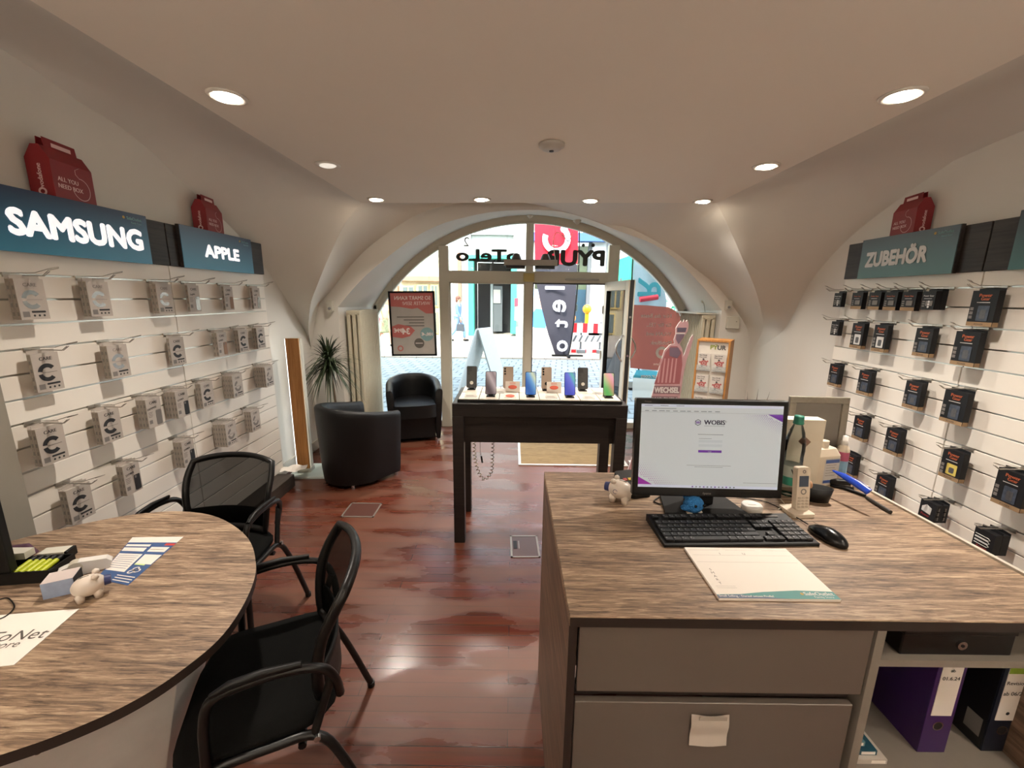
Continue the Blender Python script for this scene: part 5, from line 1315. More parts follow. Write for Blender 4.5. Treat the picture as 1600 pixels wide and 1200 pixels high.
# flyer: blue and white price sheet
P = [T3(*q) for q in ((207, 840), (287, 839), (195, 917), (130, 905))]
def sheet(P, uv, m, dz, b):
    pts = []
    for u, v in uv:
        a = P[0].lerp(P[1], u); c = P[3].lerp(P[2], u); q = a.lerp(c, v); pts.append((q.x, q.y, LZ+dz))
    b.add(pts, [tuple(range(len(pts)))], m)
t = thing('price_leaflet', 'blue and white price leaflet lying on the oval table', 'leaflet', (0, 0, 0))
P[3] = T3(150, 905); P[2] = T3(200, 915)
fb = mat('blue_leaflet_print', '#33507e', .5); wp = mat('leaflet_white', '#d8d0c8', .6); rp = mat('leaflet_red', '#b03a38', .6); gp2 = mat('leaflet_green', '#b9cf8a', .6)
b = MB(); sheet(P, [(0, 0), (1, 0), (1, 1), (0, 1)], fb, .0008, b)
for (u0, v0, u1, v1, m) in ((0, 0, 1, .14, wp), (.02, .19, .52, .24, wp), (.02, .27, .5, .36, wp), (.58, .25, .96, .36, wp), (.8, .16, 1, .21, rp), (.02, .42, .55, .80, wp), (.60, .42, .98, .62, wp), (.60, .62, .85, .645, gp2), (.6, .30, .9, .31, gp2)):
    sheet(P, [(u0, v0), (u1, v0), (u1, v1), (u0, v1)], m, .0012, b)
for k in range(7): sheet(P, [(.05, .46+.045*k), (.5, .46+.045*k), (.5, .468+.045*k), (.05, .468+.045*k)], fb, .0014, b)
for k in range(3): sheet(P, [(.45, .86+.045*k), (.95, .86+.045*k), (.95, .875+.045*k), (.45, .875+.045*k)], wp, .0014, b)
b.build('sheet', t)
for u_, v_ in ((.75, .72), (.82, .75), (.70, .78)):
    a = P[0].lerp(P[1], u_); c_ = P[3].lerp(P[2], u_); q = a.lerp(c_, v_)
    MB().ring(0, 0, .006, .010, 0, wp, n=14, axis='z').build('logo', t, loc=(q.x, q.y, LZ+.0016))
# large white sheet lettered eToNet Store
t = thing('desk_mat', 'big white sheet lettered eToNet Store at the near edge of the table', 'desk mat', (0, 0, 0))
c0, c1, c2 = T3(124, 952), T3(22, 1040), T3(0, 962)
ex = (c0-c2).normalized(); ey = (c0-c1).normalized()
b = MB(); c3 = c0-ex*.30; c4 = c1-ex*.30; b.add([tuple(c4), tuple(c1), tuple(c0), tuple(c3)]+[(p.x, p.y, LZ+.002) for p in (c4, c1, c0, c3)], [(3, 2, 1, 0), (4, 5, 6, 7), (0, 1, 5, 4), (1, 2, 6, 5), (2, 3, 7, 6), (3, 0, 4, 7)], paper)
b.build('sheet', t)
an = math.atan2(ex.y, ex.x)
q1, q2 = T3(73, 992), T3(33, 1006)
b = MB(); M7 = Matrix.Translation((q1.x, q1.y, LZ+.0026))@Matrix.Rotation(an, 4, 'Z'); b.text('eToNet', 0, -.012, 0, .050, mat('grey_letter', '#55504c', .6, var=0.0), align='r', axis='z', M=M7)
M8 = Matrix.Translation((q2.x, q2.y, LZ+.0026))@Matrix.Rotation(an, 4, 'Z'); b.text('Store', 0, -.012, 0, .032, _M['grey_letter'], align='r', axis='z', M=M8)
b.build('lettering', t)
q = T3(137, 936); pig(Vector((q.x, q.y+.01, LZ+.0004)), R(222), 'white piggy bank with a blue snout on the oval table', 1.12)
q = T3(84, 930); t = thing('tissue_box', 'small pale blue printed box beside the piggy bank', 'box', (q.x+.01, q.y+.02, LZ+.0004), R(28)); MB().box(-.035, -.028, 0, .035, .03, .05, mat('blue_photo_card', '#8c9ab4', .4, var=.4, scale=25)).box(.0352, -.028, 0, .0358, .03, .05, black).box(-.035, -.028, .05, .035, .03, .0506, mat('pale_box_lid', '#c3b6b2', .4)).build('carton', t, bevel=.001)
q = T3(60, 905); t = thing('marker_tray', 'black tray of yellow highlighter pens at the left edge of the table', 'tray', (q.x-.03, q.y+.02, LZ+.0004), R(8))
b = MB(); b.box(-.10, -.045, 0, .08, .045, .004, black)
for q4 in ((-.10, -.045, .08, -.041), (-.10, .041, .08, .045), (-.10, -.041, -.096, .041), (.076, -.041, .08, .041)): b.box(q4[0], q4[1], .004, q4[2], q4[3], .040, black)
b.build('tray_body', t)
yl = mat('highlighter_yellow', '#a3ad1e', .4)
for k in range(5):
    o = MB().cyl((0, -.035, 0), (0, .02, 0), .008, yl).cyl((0, .02, 0), (0, .038, 0), .0075, black).build('highlighter_pen', loc=(q.x-.03+(-.03+.019*k), q.y+.02+.002*k, LZ+.032), rot=(R(5), 0, R(8)))
    tag(o, 'yellow highlighter pen in the black tray, %s from the left' % ['first', 'second', 'third', 'fourth', 'fifth'][k], 'pen', 'highlighters in the tray')
q = T3(118, 905); q.y += .03; q.x += .0; t = thing('tape_dispenser', 'white adhesive tape dispenser behind the small box', 'tape dispenser', (q.x-.01, q.y+.0, LZ+.0004), R(38))
MB().prism([(-.055, 0), (.065, 0), (.075, .02), (.062, .034), (.0, .045), (-.05, .03)], -.014, .014, mat('white_plastic', '#cfcbc6', .35), 'y').build('body', t, bevel=.004); MB().cyl((-.01, -.0145, .028), (-.01, .0145, .028), .018, mat('tape_roll', '#b9b2a2', .3)).build('roll', t)
q = T3(75, 880); t = thing('note_box', 'white slip box with a black end behind the highlighters', 'note box', (q.x, q.y+.03, LZ+.0004), R(12)); MB().box(-.04, -.02, 0, .035, .02, .03, white2).box(.0355, -.02, 0, .045, .02, .03, black).build('body', t, bevel=.002)
q = T3(18, 878); t = thing('purple_cloth', 'folded purple case standing at the far left of the table', 'case', (q.x, q.y+.02, LZ+.0004), R(10)); MB().tube([(-.05, 0, .012), (-.02, 0, .035), (.03, 0, .04), (.05, 0, .01)], .012, mat('purple_fabric', '#4e2f42', .8), 10).build('case_body', t)
q = T3(12, 900); tag(MB().prism([(-.05, -.03), (.06, -.02), (.06, .012), (-.05, .018)], .0, .022, white2, 'z').build('white_charger', loc=(q.x-.02, q.y+.035, LZ+.045), rot=R(6)), 'white flat charger lying on top of the black tray', 'charger')
tag(MB().tube(catmull([tuple(T3(x, y, .003)) for x, y in ((0, 938), (12, 936), (21, 944), (22, 952), (10, 964), (-8, 972))], 6), .0018, black, 6).build('loose_cable'), 'thin black cable looping at the left picture edge on the table', 'cable')
q = ony(-12, 850, 1.12); t = thing('desktop_monitor', 'dark monitor edge cut by the left picture edge', 'monitor', (ony(4, 820, 1.13).x, 1.13, LZ+.0004), R(8))
MB().box(-.42, -.012, .04, 0.0, .012, .36, black).build('housing', t, bevel=.003); MB().box(-.24, -.03, .01, -.18, .03, .2, black).box(-.32, -.08, 0, -.10, .08, .01, black).build('stand', t)

# ------------------------------------------------------------------ mesh back visitor chairs
fab = mat('black_seat_fabric', '#0a0a09', .95, bump=.3, scale=500, spec=.15); frm = mat('black_tube', '#0b0a0a', .38, spec=.4)
def net_mat():
    m = bpy.data.materials.new('black_mesh_net'); m.use_nodes = True; n = m.node_tree; n.nodes.clear()
    o = n.nodes.new('ShaderNodeOutputMaterial'); t = n.nodes.new('ShaderNodeBsdfTransparent'); d = n.nodes.new('ShaderNodeBsdfDiffuse'); d.inputs[0].default_value = (.005, .005, .0045, 1)
    x = n.nodes.new('ShaderNodeMixShader'); x.inputs[0].default_value = .68
    tc = n.nodes.new('ShaderNodeTexCoord'); w = n.nodes.new('ShaderNodeTexWave'); w.inputs['Scale'].default_value = 120; n.links.new(tc.outputs['Object'], w.inputs[0])
    mr = n.nodes.new('ShaderNodeMapRange'); mr.inputs['To Min'].default_value = .80; mr.inputs['To Max'].default_value = .92; n.links.new(w.outputs['Fac'], mr.inputs[0]); n.links.new(mr.outputs[0], x.inputs[0])
    n.links.new(t.outputs[0], x.inputs[1]); n.links.new(d.outputs[0], x.inputs[2]); n.links.new(x.outputs[0], o.inputs[0]); return m
net = net_mat()
def visitor_chair(x, y, rot, label):
    """forward is local -Y"""
    t = thing('visitor_chair', label, 'chair', (x, y, 0), rot, 'mesh back visitor chairs at the oval table')
    # seat: upholstered pad with a waterfall front
    b = MB(); nx, ny = 10, 12; top = []; 
    def sz(u, v): return .462-.012*math.cos(u*PI)*0-.03*max(0, (-v-.55)/.45)**2*1.4+.012*abs(u)**2+.01*max(0, v)
    for lay in (0, 1):
        for i in range(nx+1):
            for j in range(ny+1):
                u, v = -1+2*i/nx, -1+2*j/ny; rr = 1-.16*(abs(u)**4)*(abs(v)**4)
                px, py = u*.228*rr, v*.212*rr+.018; z = sz(u, v)
                edge = max(abs(u), abs(v))**8
                top.append((px, py, z-.018*edge if lay == 0 else z-.055+.014*edge))
    k = (nx+1)*(ny+1); I = lambda l, i, j: l*k+i*(ny+1)+j
    fs = [(I(0, i, j), I(0, i+1, j), I(0, i+1, j+1), I(0, i, j+1)) for i in range(nx) for j in range(ny)]+[(I(1, i, j+1), I(1, i+1, j+1), I(1, i+1, j), I(1, i, j)) for i in range(nx) for j in range(ny)]
    for i in range(nx): fs += [(I(0, i, 0), I(1, i, 0), I(1, i+1, 0), I(0, i+1, 0)), (I(0, i+1, ny), I(1, i+1, ny), I(1, i, ny), I(0, i, ny))]
    for j in range(ny): fs += [(I(0, 0, j+1), I(1, 0, j+1), I(1, 0, j), I(0, 0, j)), (I(0, nx, j), I(1, nx, j), I(1, nx, j+1), I(0, nx, j+1))]
    b.add(top, fs, fab, True); b.build('seat', t)
    # backrest: curved frame with net
    def bp(u, v):   # u -1..1 across, v 0..1 up
        w = .178+.028*math.sin(min(1, v*1.25)*PI/2)-.010*max(0, v-.8)/.2
        z = .49+.345*v - .022*(abs(u)**2.5)*max(0, (v-.6)/.4)
        yy = .205+.085*v-.05*math.sin(v*PI)*.6 - .045*(u*u) + .02
        return Vector((u*w, yy, z))
    ring = [bp(-1+2*i/10, 0) for i in range(10)]+[bp(1, j/12) for j in range(12)]+[bp(1-2*i/12, 1) for i in range(12)]+[bp(-1, 1-j/12) for j in range(12)]
    fb_ = MB().tube(ring, .017, frm, 8, closed=True, flat=.8); bk = fb_.build('back_frame', t)
    b = MB(); P = [[bp((-1+2*i/12)*.985, j/12) for j in range(13)] for i in range(13)]
    b.add([p for r in P for p in r], [(i*13+j, (i+1)*13+j, (i+1)*13+j+1, i*13+j+1) for i in range(12) for j in range(12)], net, True); b.build('back_net', t)
    # lower solid back band and brackets
    b = MB(); P = [[bp((-1+2*i/12), -.16+.46*j/4)+Vector((0, .010, 0)) for j in range(5)] for i in range(13)]
    b.add([p for r in P for p in r], [(i*5+j, (i+1)*5+j, (i+1)*5+j+1, i*5+j+1) for i in range(12) for j in range(4)], black, True); b.build('back_band', t, solid=.008)
    for s in (-1, 1):
        MB().tube(catmull([(s*.205, .235, .50), (s*.232, .225, .585), (s*.248, .19, .645), (s*.252, .10, .668), (s*.252, .00, .664), (s*.252, -.055, .645), (s*.250, -.075, .58), (s*.245, -.085, .46), (s*.245, -.11, .015)], 5), .0125, frm, 8).build('front_leg', t)
        MB().tube([(s*.252, .15, .676), (s*.252, .06, .682), (s*.252, -.01, .676), (s*.252, -.05, .660)], .022, black, 10, rs=[.017, .023, .023, .015], flat=.5).build('armrest', t)
        MB().tube(catmull([(s*.235, -.10, .425), (s*.236, .05, .43), (s*.24, .17, .42), (s*.252, .24, .30), (s*.272, .335, .012)], 5), .0125, frm, 8).tube([(s*.238, .16, .42), (s*.228, .222, .60)], .012, frm, 8).build('rear_leg', t)
        MB().cyl((s*.245, -.11, 0), (s*.245, -.11, .02), .015, black).cyl((s*.272, .336, 0), (s*.272, .335, .02), .015, black).build('foot_cap', t)
        MB().cyl((s*.252, .17, .43), (s*.262, .17, .43), .009, chrome).build('bolt', t)
    MB().tube([(-.24, -.09, .40), (.24, -.09, .40)], .011, frm, 8).tube([(-.24, .13, .40), (.24, .13, .40)], .011, frm, 8).build('seat_bar', t)
    return t
visitor_chair(-.785, 1.095, R(-66.5), 'black visitor chair nearest the camera, its back towards the aisle')
visitor_chair(-1.385, 1.68, R(0), 'black mesh back visitor chair behind the far end of the oval table')

# ------------------------------------------------------------------ leaflet rack and cardboard standee
rackw = wood_mat('orange_beech', '#9a6430', '#c08a4c', axis='Z', fine=40, rough=.5, stretch=18)
ra, rb = ony(1090, 530, 3.92), ony(1142, 535, 3.76); rz = math.atan2(rb.y-ra.y, rb.x-ra.x); rw = math.hypot(rb.x-ra.x, rb.y-ra.y); rh = ra.z
t = thing('leaflet_rack', 'wood sided leaflet rack headed PYUR right of the window', 'leaflet rack', (ra.x, ra.y, 0), rz)
MB().box(0, 0, 0, .015, .24, rh, rackw).box(rw-.015, 0, 0, rw, .24, rh, rackw).box(.015, 0, rh-.015, rw-.015, .24, rh, rackw).box(.015, .005, 0, rw-.015, .13, .08, rackw).build('case', t)
MB().box(.015, .012, .08, rw-.015, .03, rh-.015, mat('rack_white', '#d5cfc4', .5)).build('back_panel', t)
gr_ = mat('grey_green_letter', '#8a9440', .6, var=0.0); dg = mat('dark_letter', '#4a4a4a', .6, var=0.0)
MB().text('PY', rw*.62, rh-.085, .011, .055, gr_, bold=.03, align='r').text('UR', rw*.63, rh-.085, .011, .055, dg, bold=.03, align='l').build('header_print', t)
MB().disc(rw*.565, rh-.040, .004, .0112, gr_, 8).disc(rw*.60, rh-.040, .004, .0112, gr_, 8).build('header_dots', t)
ROWL = ['top', 'second', 'third', 'fourth']
lp = mat('leaflet_pink_print', '#a65a58', .6); lpaper = mat('leaflet_paper', '#c9c2ba', .6)
clr = mat('acrylic_pocket', '#c9cdca', .1, alpha=.35)
for r in range(4):
    for c_ in range(2):
        zt_ = rh-.125-.205*r; xx = rw*(.27 if c_ == 0 else .74)
        MB().box(xx-.060, -.010, zt_-.165, xx+.060, .011, zt_-.155, clr).box(xx-.060, -.012, zt_-.165, xx+.060, -.010, zt_-.11, clr).build('pocket', t)
        for k in range(2):
            lx = xx; Mz = Matrix.Translation((ra.x, ra.y, 0))@Matrix.Rotation(rz, 4, 'Z')
            b = MB().box(-.053, 0, 0, .053, .003, .150, lpaper)
            if k == 0:
                b.text('Das PYUR', -.044, .128, -.0006, .016, dg, align='l', bold=.03).text('Duo Deal', -.044, .110, -.0006, .016, dg, align='l', bold=.03)
                b.ring(0, .060, .014, .028, -.0006, lp, n=18).disc(0, .06, .010, -.0007, lp, 12)
                for a in range(5): b.disc(.034*math.cos(a*1.25+.5), .062+.034*math.sin(a*1.25+.5), .009, -.0006, [lp, dg][a % 2], 10)
                b.rect(-.04, .012, .02, .016, -.0006, dg)
            o = b.build('leaflet', loc=tuple(Mz@Vector((lx, -.004+.006*k, zt_-.153))), rot=rz)
            tag(o, 'white leaflet in the %s row, %s pocket of the rack, %s' % (ROWL[r], ['left', 'right'][c_], ['in front', 'behind the front one']
                 [k]), 'leaflet', 'leaflets in the rack')
# standee
Ys = 3.75
def S(px, py): p = ony(px, py, Ys); return (p.x, p.z)
body_px = [(1007, 655), (1018, 620), (1030, 575), (1038, 548), (1046, 539), (1054, 537), (1053, 531), (1056, 522), (1056, 513), (1060, 506), (1064, 501), (1067, 504), (1069, 499), (1072, 503), (1074, 500), (1076, 508), (1074, 518), (1068, 527), (1062, 538), (1066, 545), (1068, 557), (1070, 552), (1074, 540), (1079, 528), (1083, 523), (1083, 530), (1079, 545), (1072, 565), (1067, 590), (1062, 625), (1059, 655)]
pts = [S(*q) for q in body_px]; zlow = .02
a, c_ = pts[0], pts[-1]
pts2 = [(a[0]-.12, zlow)]+pts+[(c_[0]-.06, zlow)]
pinkc = mat('pink_card_print', '#b58f92', .55, var=.25, scale=12); purp = mat('purple_glove_print', '#6d5b6b', .55); redc = mat('dark_red_card_print', '#94565a', .55); edgec = mat('white_card_edge', '#cfc8c4', .6)
t = thing('cardboard_standee', 'pink cardboard standee with raised arms lettered WECHSEL WOCHEN', 'standee', (0, 0, 0))
b = MB().prism(pts2, Ys, Ys+.012, pinkc, 'y', mside=edgec)
b.build('card', t)
b = MB()
def poly(px, m, o=-.0008): b.flat([S(*q) for q in px], Ys+o, m)
poly([(1022, 600), (1033, 570), (1040, 550), (1048, 541), (1058, 541), (1065, 550), (1066, 570), (1062, 600)], redc)
poly([(1046, 543), (1060, 543), (1064, 552), (1058, 560), (1046, 556)], purp, -.0012)
poly([(1057, 521), (1070, 521), (1068, 527), (1060, 538), (1056, 530)], purp, -.001); poly([(1058, 512), (1073, 512), (1071, 519), (1058, 519)], mat('grey_glove_print', '#544b5c', .55), -.001)
poly([(1056, 520), (1070, 520), (1070, 522), (1056, 522)], edgec, -.0014)
for i in range(5): poly([(1032+6*i, 560), (1034+6*i, 560), (1030+6*i, 598), (1027+6*i, 598)], mat('rose_stripe_print', '#b98a8c', .55), -.0012)
for s, py, sz, px in (('WECHSEL', 610, .062, 1041), ('WOCHEN', 626, .062, 1037)):
    q = S(px, py); b.rect(q[0]-.115, q[1]-.032, q[0]+.125, q[1]+.042, Ys-.0014, mat('mauve_bar_print', '#7c5f66', .55)); b.text(s, q[0]+.005, q[1]-.020, Ys-.002, .07, edgec, bold=.04, width=.225)
b.build('print', t)
MB().box(a[0]-.05, Ys+.014, zlow, a[0]+.10, Ys+.25, .022, edgec).prism([(Ys+.013, .02), (Ys+.25, .02), (Ys+.013, .6)], a[0]+.02, a[0]+.026, edgec, 'x').build('rear_support', t)
# small plant behind the monitor by the slatwall
t = thing('potted_plant', 'thin dark leaf tips of a small plant behind the monitor', 'plant', (2.08, 3.45, 0))
MB().lathe([(.0, 0), (.09, 0), (.12, .22), (.11, .22), (.0, .2)], _M['dark_pot'], 20).build('pot', t)
b = MB(); zt_ = ony(1190, 612, 3.45)
for x_, dx, h in ((-.03, -.05, 1.0), (.0, .01, 1.03), (.03, .08, 1.0), (.02, .02, .8), (-.02, -.1, .75), (.01, .12, .7)):
    hh = zt_.z*h-.2; b.tube([(x_, 0, .2), (x_+dx*.2, 0, .2+hh*.5), (x_+dx, 0, .2+hh)], .01, mat('dark_brown_leaf', '#4a3526', .6), 6, rs=[.012, .022, .001], flat=.3)
b.build('leaf_blade', t)
# ------------------------------------------------------------------ the street
GZ = -.06
def ground_mat(name, c1, c2, mortar, bw, rh, rot=0.0, ms=.012):
    m = bpy.data.materials.new(name); m.use_nodes = True; n = m.node_tree; p = n.nodes['Principled BSDF']; p.inputs['Roughness'].default_value = .8
    tc = n.nodes.new('ShaderNodeTexCoord'); mp = n.nodes.new('ShaderNodeMapping'); mp.inputs['Rotation'].default_value = (0, 0, rot); n.links.new(tc.outputs['Object'], mp.inputs[0])
    br = n.nodes.new('ShaderNodeTexBrick'); br.inputs['Scale'].default_value = 1; br.inputs['Brick Width'].default_value = bw; br.inputs['Row Height'].default_value = rh; br.inputs['Mortar Size'].default_value = ms
    br.inputs['Color1'].default_value = (*lin(c1), 1); br.inputs['Color2'].default_value = (*lin(c2), 1); br.inputs['Mortar'].default_value = (*lin(mortar), 1)
    n.links.new(mp.outputs[0], br.inputs[0]); n.links.new(br.outputs[0], p.inputs['Base Color'])
    b = n.nodes.new('ShaderNodeBump'); b.invert = True; b.inputs['Distance'].default_value = .01; n.links.new(br.outputs['Fac'], b.inputs['Height']); n.links.new(b.outputs[0], p.inputs['Normal'])
    return m
struct(MB().box(-30, 5.3, GZ-.1, 30, 11.6, GZ, ground_mat('street_setts', '#7f8b8e', '#6f7b7f', '#4a5356', .30, .26, .12, .016)), 'street')
struct(MB().box(-30, 11.6, GZ-.1, 30, 30, GZ+.04, ground_mat('pale_paving', '#a89e90', '#9c9386', '#7d766c', .45, .45, 0, .01)), 'pavement')
struct(MB().box(-2.2, 5.24, GZ-.08, 2.9, 5.62, -.015, mat('door_step_stone', '#a6a39b', .7)), 'door_step')
FYD = 18.7
def F(px, py, Y=FYD): p = ony(px, py, Y); return p.x, p.z
def fbox(b, px0, py0, px1, py1, m, d0=0.0, d1=.3, Y=FYD):
    """box on the far facade spanning two picture corners at the facade's true distance"""
    x0, z1 = F(px0, py0, Y); x1, z0 = F(px1, py1, Y); b.box(min(x0, x1), Y-d1, min(z0, z1), max(x0, x1), Y-d0, max(z0, z1), m)
whr = mat('white_render', '#b4b1ab', .85, var=.06, scale=1.5); crm2 = mat('cream_render', '#b5ab8c', .85); brk = mat('red_sandstone', '#b0745c', .85, var=.2, scale=4); tealp = mat('teal_timber_paint', '#3fae94', .5)
darkin = mat('dark_passage', '#34373a', .8, var=.3, scale=2); gryd = mat('grey_door', '#5b6063', .6); shopg = mat('dark_shop_glass', '#5f6a68', .15); yelf = mat('yellow_window_frame', '#d8bd74', .5); bluea = mat('blue_awning', '#3d5f9a', .6); redp2 = mat('red_panel', '#a8384a', .6)
beige = mat('beige_shop_interior', '#bfb896', .8, var=.2, scale=2); lightb = mat('light_blue_panel', '#7f9cc0', .6)
# left building: shop with yellow framed windows
t = thing('corner_shop', 'pale building with yellow framed shop windows across the street on the left', 'building', (0, 0, 0))
b = MB(); fbox(b, 430, 180, 703, 530, crm2, 0, .2); fbox(b, 430, 520, 703, 541, whr, 0, .35); b.build('wall', t)
for (a0, a1, a2, a3) in ((630, 447, 651, 479), (654, 445, 672, 479), (674, 445, 687, 479), (640, 486, 686, 520)):
    b = MB(); fbox(b, a0, a1, a2, a3, yelf, -.0, .28); w = b.build('window', t); b = MB(); fbox(b, a0+2, a1+2, (a0+a2)/2-.7, a3-2, shopg, .2, .30); fbox(b, (a0+a2)/2+.7, a1+2, a2-2, a3-2, shopg, .2, .30); b.build('pane', w)
b = MB(); fbox(b, 600, 425, 626, 486, brk, 0, .32); fbox(b, 612, 486, 622, 525, brk, 0, .32); b.build('sandstone_pier', t)
b = MB(); fbox(b, 588, 472, 600, 522, redp2, 0, .34); b.build('red_shutter', t)
b = MB(); fbox(b, 628, 432, 703, 440, brk, 0, .4); b.build('cornice', t)
# middle building with the passage
t = thing('passage_building', 'white building with teal framed dark passage across the street', 'building', (0, 0, 0))
b = MB(); fbox(b, 703, 150, 735, 530, whr, 0, .2); fbox(b, 700, 150, 833, 366, whr, 0, .2); fbox(b, 803, 366, 833, 532, whr, 0, .2); fbox(b, 703, 518, 733, 530, whr, 0, .4); fbox(b, 806, 510, 833, 534, whr, .0, .5); b.build('wall', t)
b = MB(); fbox(b, 716, 396, 722, 470, brk, .2, .32); b.build('downpipe', t)
b = MB(); fbox(b, 733, 405, 742, 528, tealp, 0, .5); fbox(b, 799, 405, 806, 520, tealp, 0, .5); fbox(b, 733, 400, 806, 406, tealp, 0, .5); b.build('portal_frame', t)
b = MB(); fbox(b, 742, 406, 803, 528, darkin, -1.6, -1.5); x0, z0 = F(742, 528); x1, z1 = F(803, 406)
b.box(x0-.05, FYD-.0, GZ+.04, x0, FYD+1.6, z1, darkin).box(x1, FYD, GZ+.04, x1+.05, FYD+1.6, z1, darkin).box(x0, FYD, z1, x1, FYD+1.6, z1+.05, darkin); b.build('passage', t)
b = MB(); fbox(b, 765, 442, 769, 524, mat('pale_jamb', '#8f9696', .7), -.8, -.7); fbox(b, 770, 446, 784, 520, gryd, -.8, -.72); b.build('inner_door', t)
b = MB(); fbox(b, 770, 452, 781, 474, whr, -.72, -.68); b.build('notice_sheet', t)
b = MB(); fbox(b, 735, 366, 803, 400, mat('grey_roller_box', '#9a9c98', .7), -.3, .0); b.build('roller_box', t)
cxx, czz = F(790, 424); b = MB().ring(cxx, czz, .62, .68, FYD-.1, black, 0, 180, 20); b.build('arch_bars', t)
b = MB(); fbox(b, 804, 466, 809, 478, redp2, .5, .55); fbox(b, 804, 479, 809, 500, whr, .5, .55); b.build('door_sign', t)
# right building: shop window with blue band
t = thing('blue_shop', 'shop with blue fascia and pictures in its window across the street on the right', 'building', (0, 0, 0))
b = MB(); fbox(b, 833, 150, 1250, 366, whr, 0, .2); fbox(b, 833, 512, 875, 534, whr, 0, .45); fbox(b, 875, 505, 965, 534, whr, 0, .3); fbox(b, 925, 366, 945, 534, mat('pale_grey_frame', '#aeb4b4', .6), 0, .3); fbox(b, 965, 366, 1250, 545, whr, 0, .2); b.build('wall', t)
b = MB(); fbox(b, 833, 366, 945, 380, bluea, 0, .6); b.build('blue_fascia', t)
b = MB(); fbox(b, 833, 380, 925, 512, beige, -.8, -.7); b.build('shop_interior', t)
b = MB(); fbox(b, 893, 452, 918, 505, lightb, -.5, -.4); b.build('blue_display_wall', t)
for a in ((895, 460, 904, 472), (895, 476, 904, 487)):
    b = MB(); fbox(b, *a, whr, -.4, -.36); f_ = b.build('framed_picture', t); b = MB(); fbox(b, a[0]+1, a[1]+1, a[2]-1, a[3]-1, gryd, -.36, -.34); b.build('picture_sheet', f_)
b = MB(); fbox(b, 919, 380, 921, 512, gryd, 0, .2); fbox(b, 946, 380, 948, 534, gryd, .2, .35); b.build('window_post', t)
b = MB(); fbox(b, 929, 465, 938, 480, paper, .3, .32); b.build('notice_sheet', t)
b = MB(); fbox(b, 833, 380, 925, 512, gl, .05, .06); b.build('shop_pane', t)
# large advertising picture of a person in the shop window
t = thing('shop_poster', 'large window poster of a white haired person in a blue jacket', 'poster', (0, 0, 0)); b = MB()
fbox(b, 830, 452, 851, 510, mat('poster_pale_blue', '#a9c4d6', .6), .25, .28); b.build('sheet', t)
x0, z0 = F(841, 490); Yp = FYD-.30
b = MB().prism([(x0-.36, F(0, 508)[1]), (x0+.34, F(0, 508)[1]), (x0+.30, z0-.1), (x0+.1, z0+.22), (x0-.12, z0+.22), (x0-.34, z0-.05)], Yp-.01, Yp, mat('poster_blue_jacket', '#3f86c0', .6), 'y')
b.disc(x0+.02, z0+.45, .24, Yp-.012, mat('poster_face', '#c99e86', .6), 20).ring(x0, z0+.52, .17, .30, Yp-.014, whr, 20, 230, 16); b.build('poster_figure', t)

# shop flags
flagg = mat('dark_flag_cloth', '#3c3b44', .8); flagr = mat('red_flag_cloth', '#cf2036', .8); flagw = mat('white_flag_print', '#dcdde4', .8)
Yb = 12.1
def flagpoly(pts, Y, m, o): return [(ony(x, y, Y).x, ony(x, y, Y).z) for x, y in pts]
t = thing('beach_flag', 'tall shop flag, red above and dark below with vertical white letters', 'flag', (0, 0, 0))
L_ = [(835, 335), (835, 356), (836, 409), (838, 440), (846, 480), (856, 520), (868, 556)]; R_ = [(888, 556), (893, 530), (898, 490), (901, 440), (902, 409), (903, 375), (903, 335)]
Lp = [ony(x, y, Yb) for x, y in L_]; Rp = [ony(x, y, Yb) for x, y in R_[::-1]]
N1 = resample(Lp, 25); N2 = resample(Rp, 25); rows = []
for a, c_ in zip(N1, N2): rows.append([Vector((a.x+(c_.x-a.x)*k/8, Yb+.05*math.sin(k*.9+a.z*1.3), a.z+(c_.z-a.z)*k/8)) for k in range(9)])
zsplit = ony(870, 409, Yb).z
b = MB()
for i in range(24):
    m = flagr if rows[i+1][4].z >= zsplit-.1 else flagg
    b.add(rows[i]+rows[i+1], [(k, k+1, 10+k, 9+k) for k in range(8)], m, True)
b.build('cloth', t)
b = MB(); q = ony(869, 374, Yb); b.ring(q.x, q.z, .24, .39, Yb-.09, flagw, -200, 48, 30)
b.disc(q.x+.20, q.z+.26, .10, Yb-.092, flagw, 14)
for ch, (px, py), sz in (('o', (877, 540), .75), ('t', (877, 505), .75), ('e', (874, 478), .9), ('l', (872, 450), .9)):
    q = ony(px, py, Yb); b.text(ch, q.x+.16, q.z, Yb-.10, sz*.85, flagw, bold=.015, mirror=True, rot=PI/2)
b.build('print', t)
pole = [ony(885, 590, Yb-.1), ony(886, 560, Yb-.1), ony(893, 530, Yb-.1), ony(903, 440, Yb-.1), ony(905, 360, Yb-.1), ony(900, 320, Yb-.1)]; pole[0].z = GZ+.1
MB().tube(catmull(pole, 5), .02, black, 8).build('pole', t)
fx = pole[0].x; MB().box(fx-.45, Yb-.14, GZ+.05, fx+.45, Yb-.06, GZ+.09, black).box(fx-.04, Yb-.5, GZ+.05, fx+.04, Yb+.3, GZ+.09, black).build('cross_foot', t)
Yb2 = 8.0
t = thing('beach_flag', 'pale blue flag with a big teal letter outside the right pane', 'flag', (0, 0, 0))
L_ = [(990, 395), (988, 430), (989, 470), (996, 520), (1004, 580)]; R_ = [(1012, 395), (1032, 425), (1042, 470), (1040, 520), (1026, 580)]
N1 = resample([ony(x, y, Yb2) for x, y in L_], 20); N2 = resample([ony(x, y, Yb2) for x, y in R_], 20); b = MB(); pf = mat('pale_blue_flag', '#b9d3de', .8)
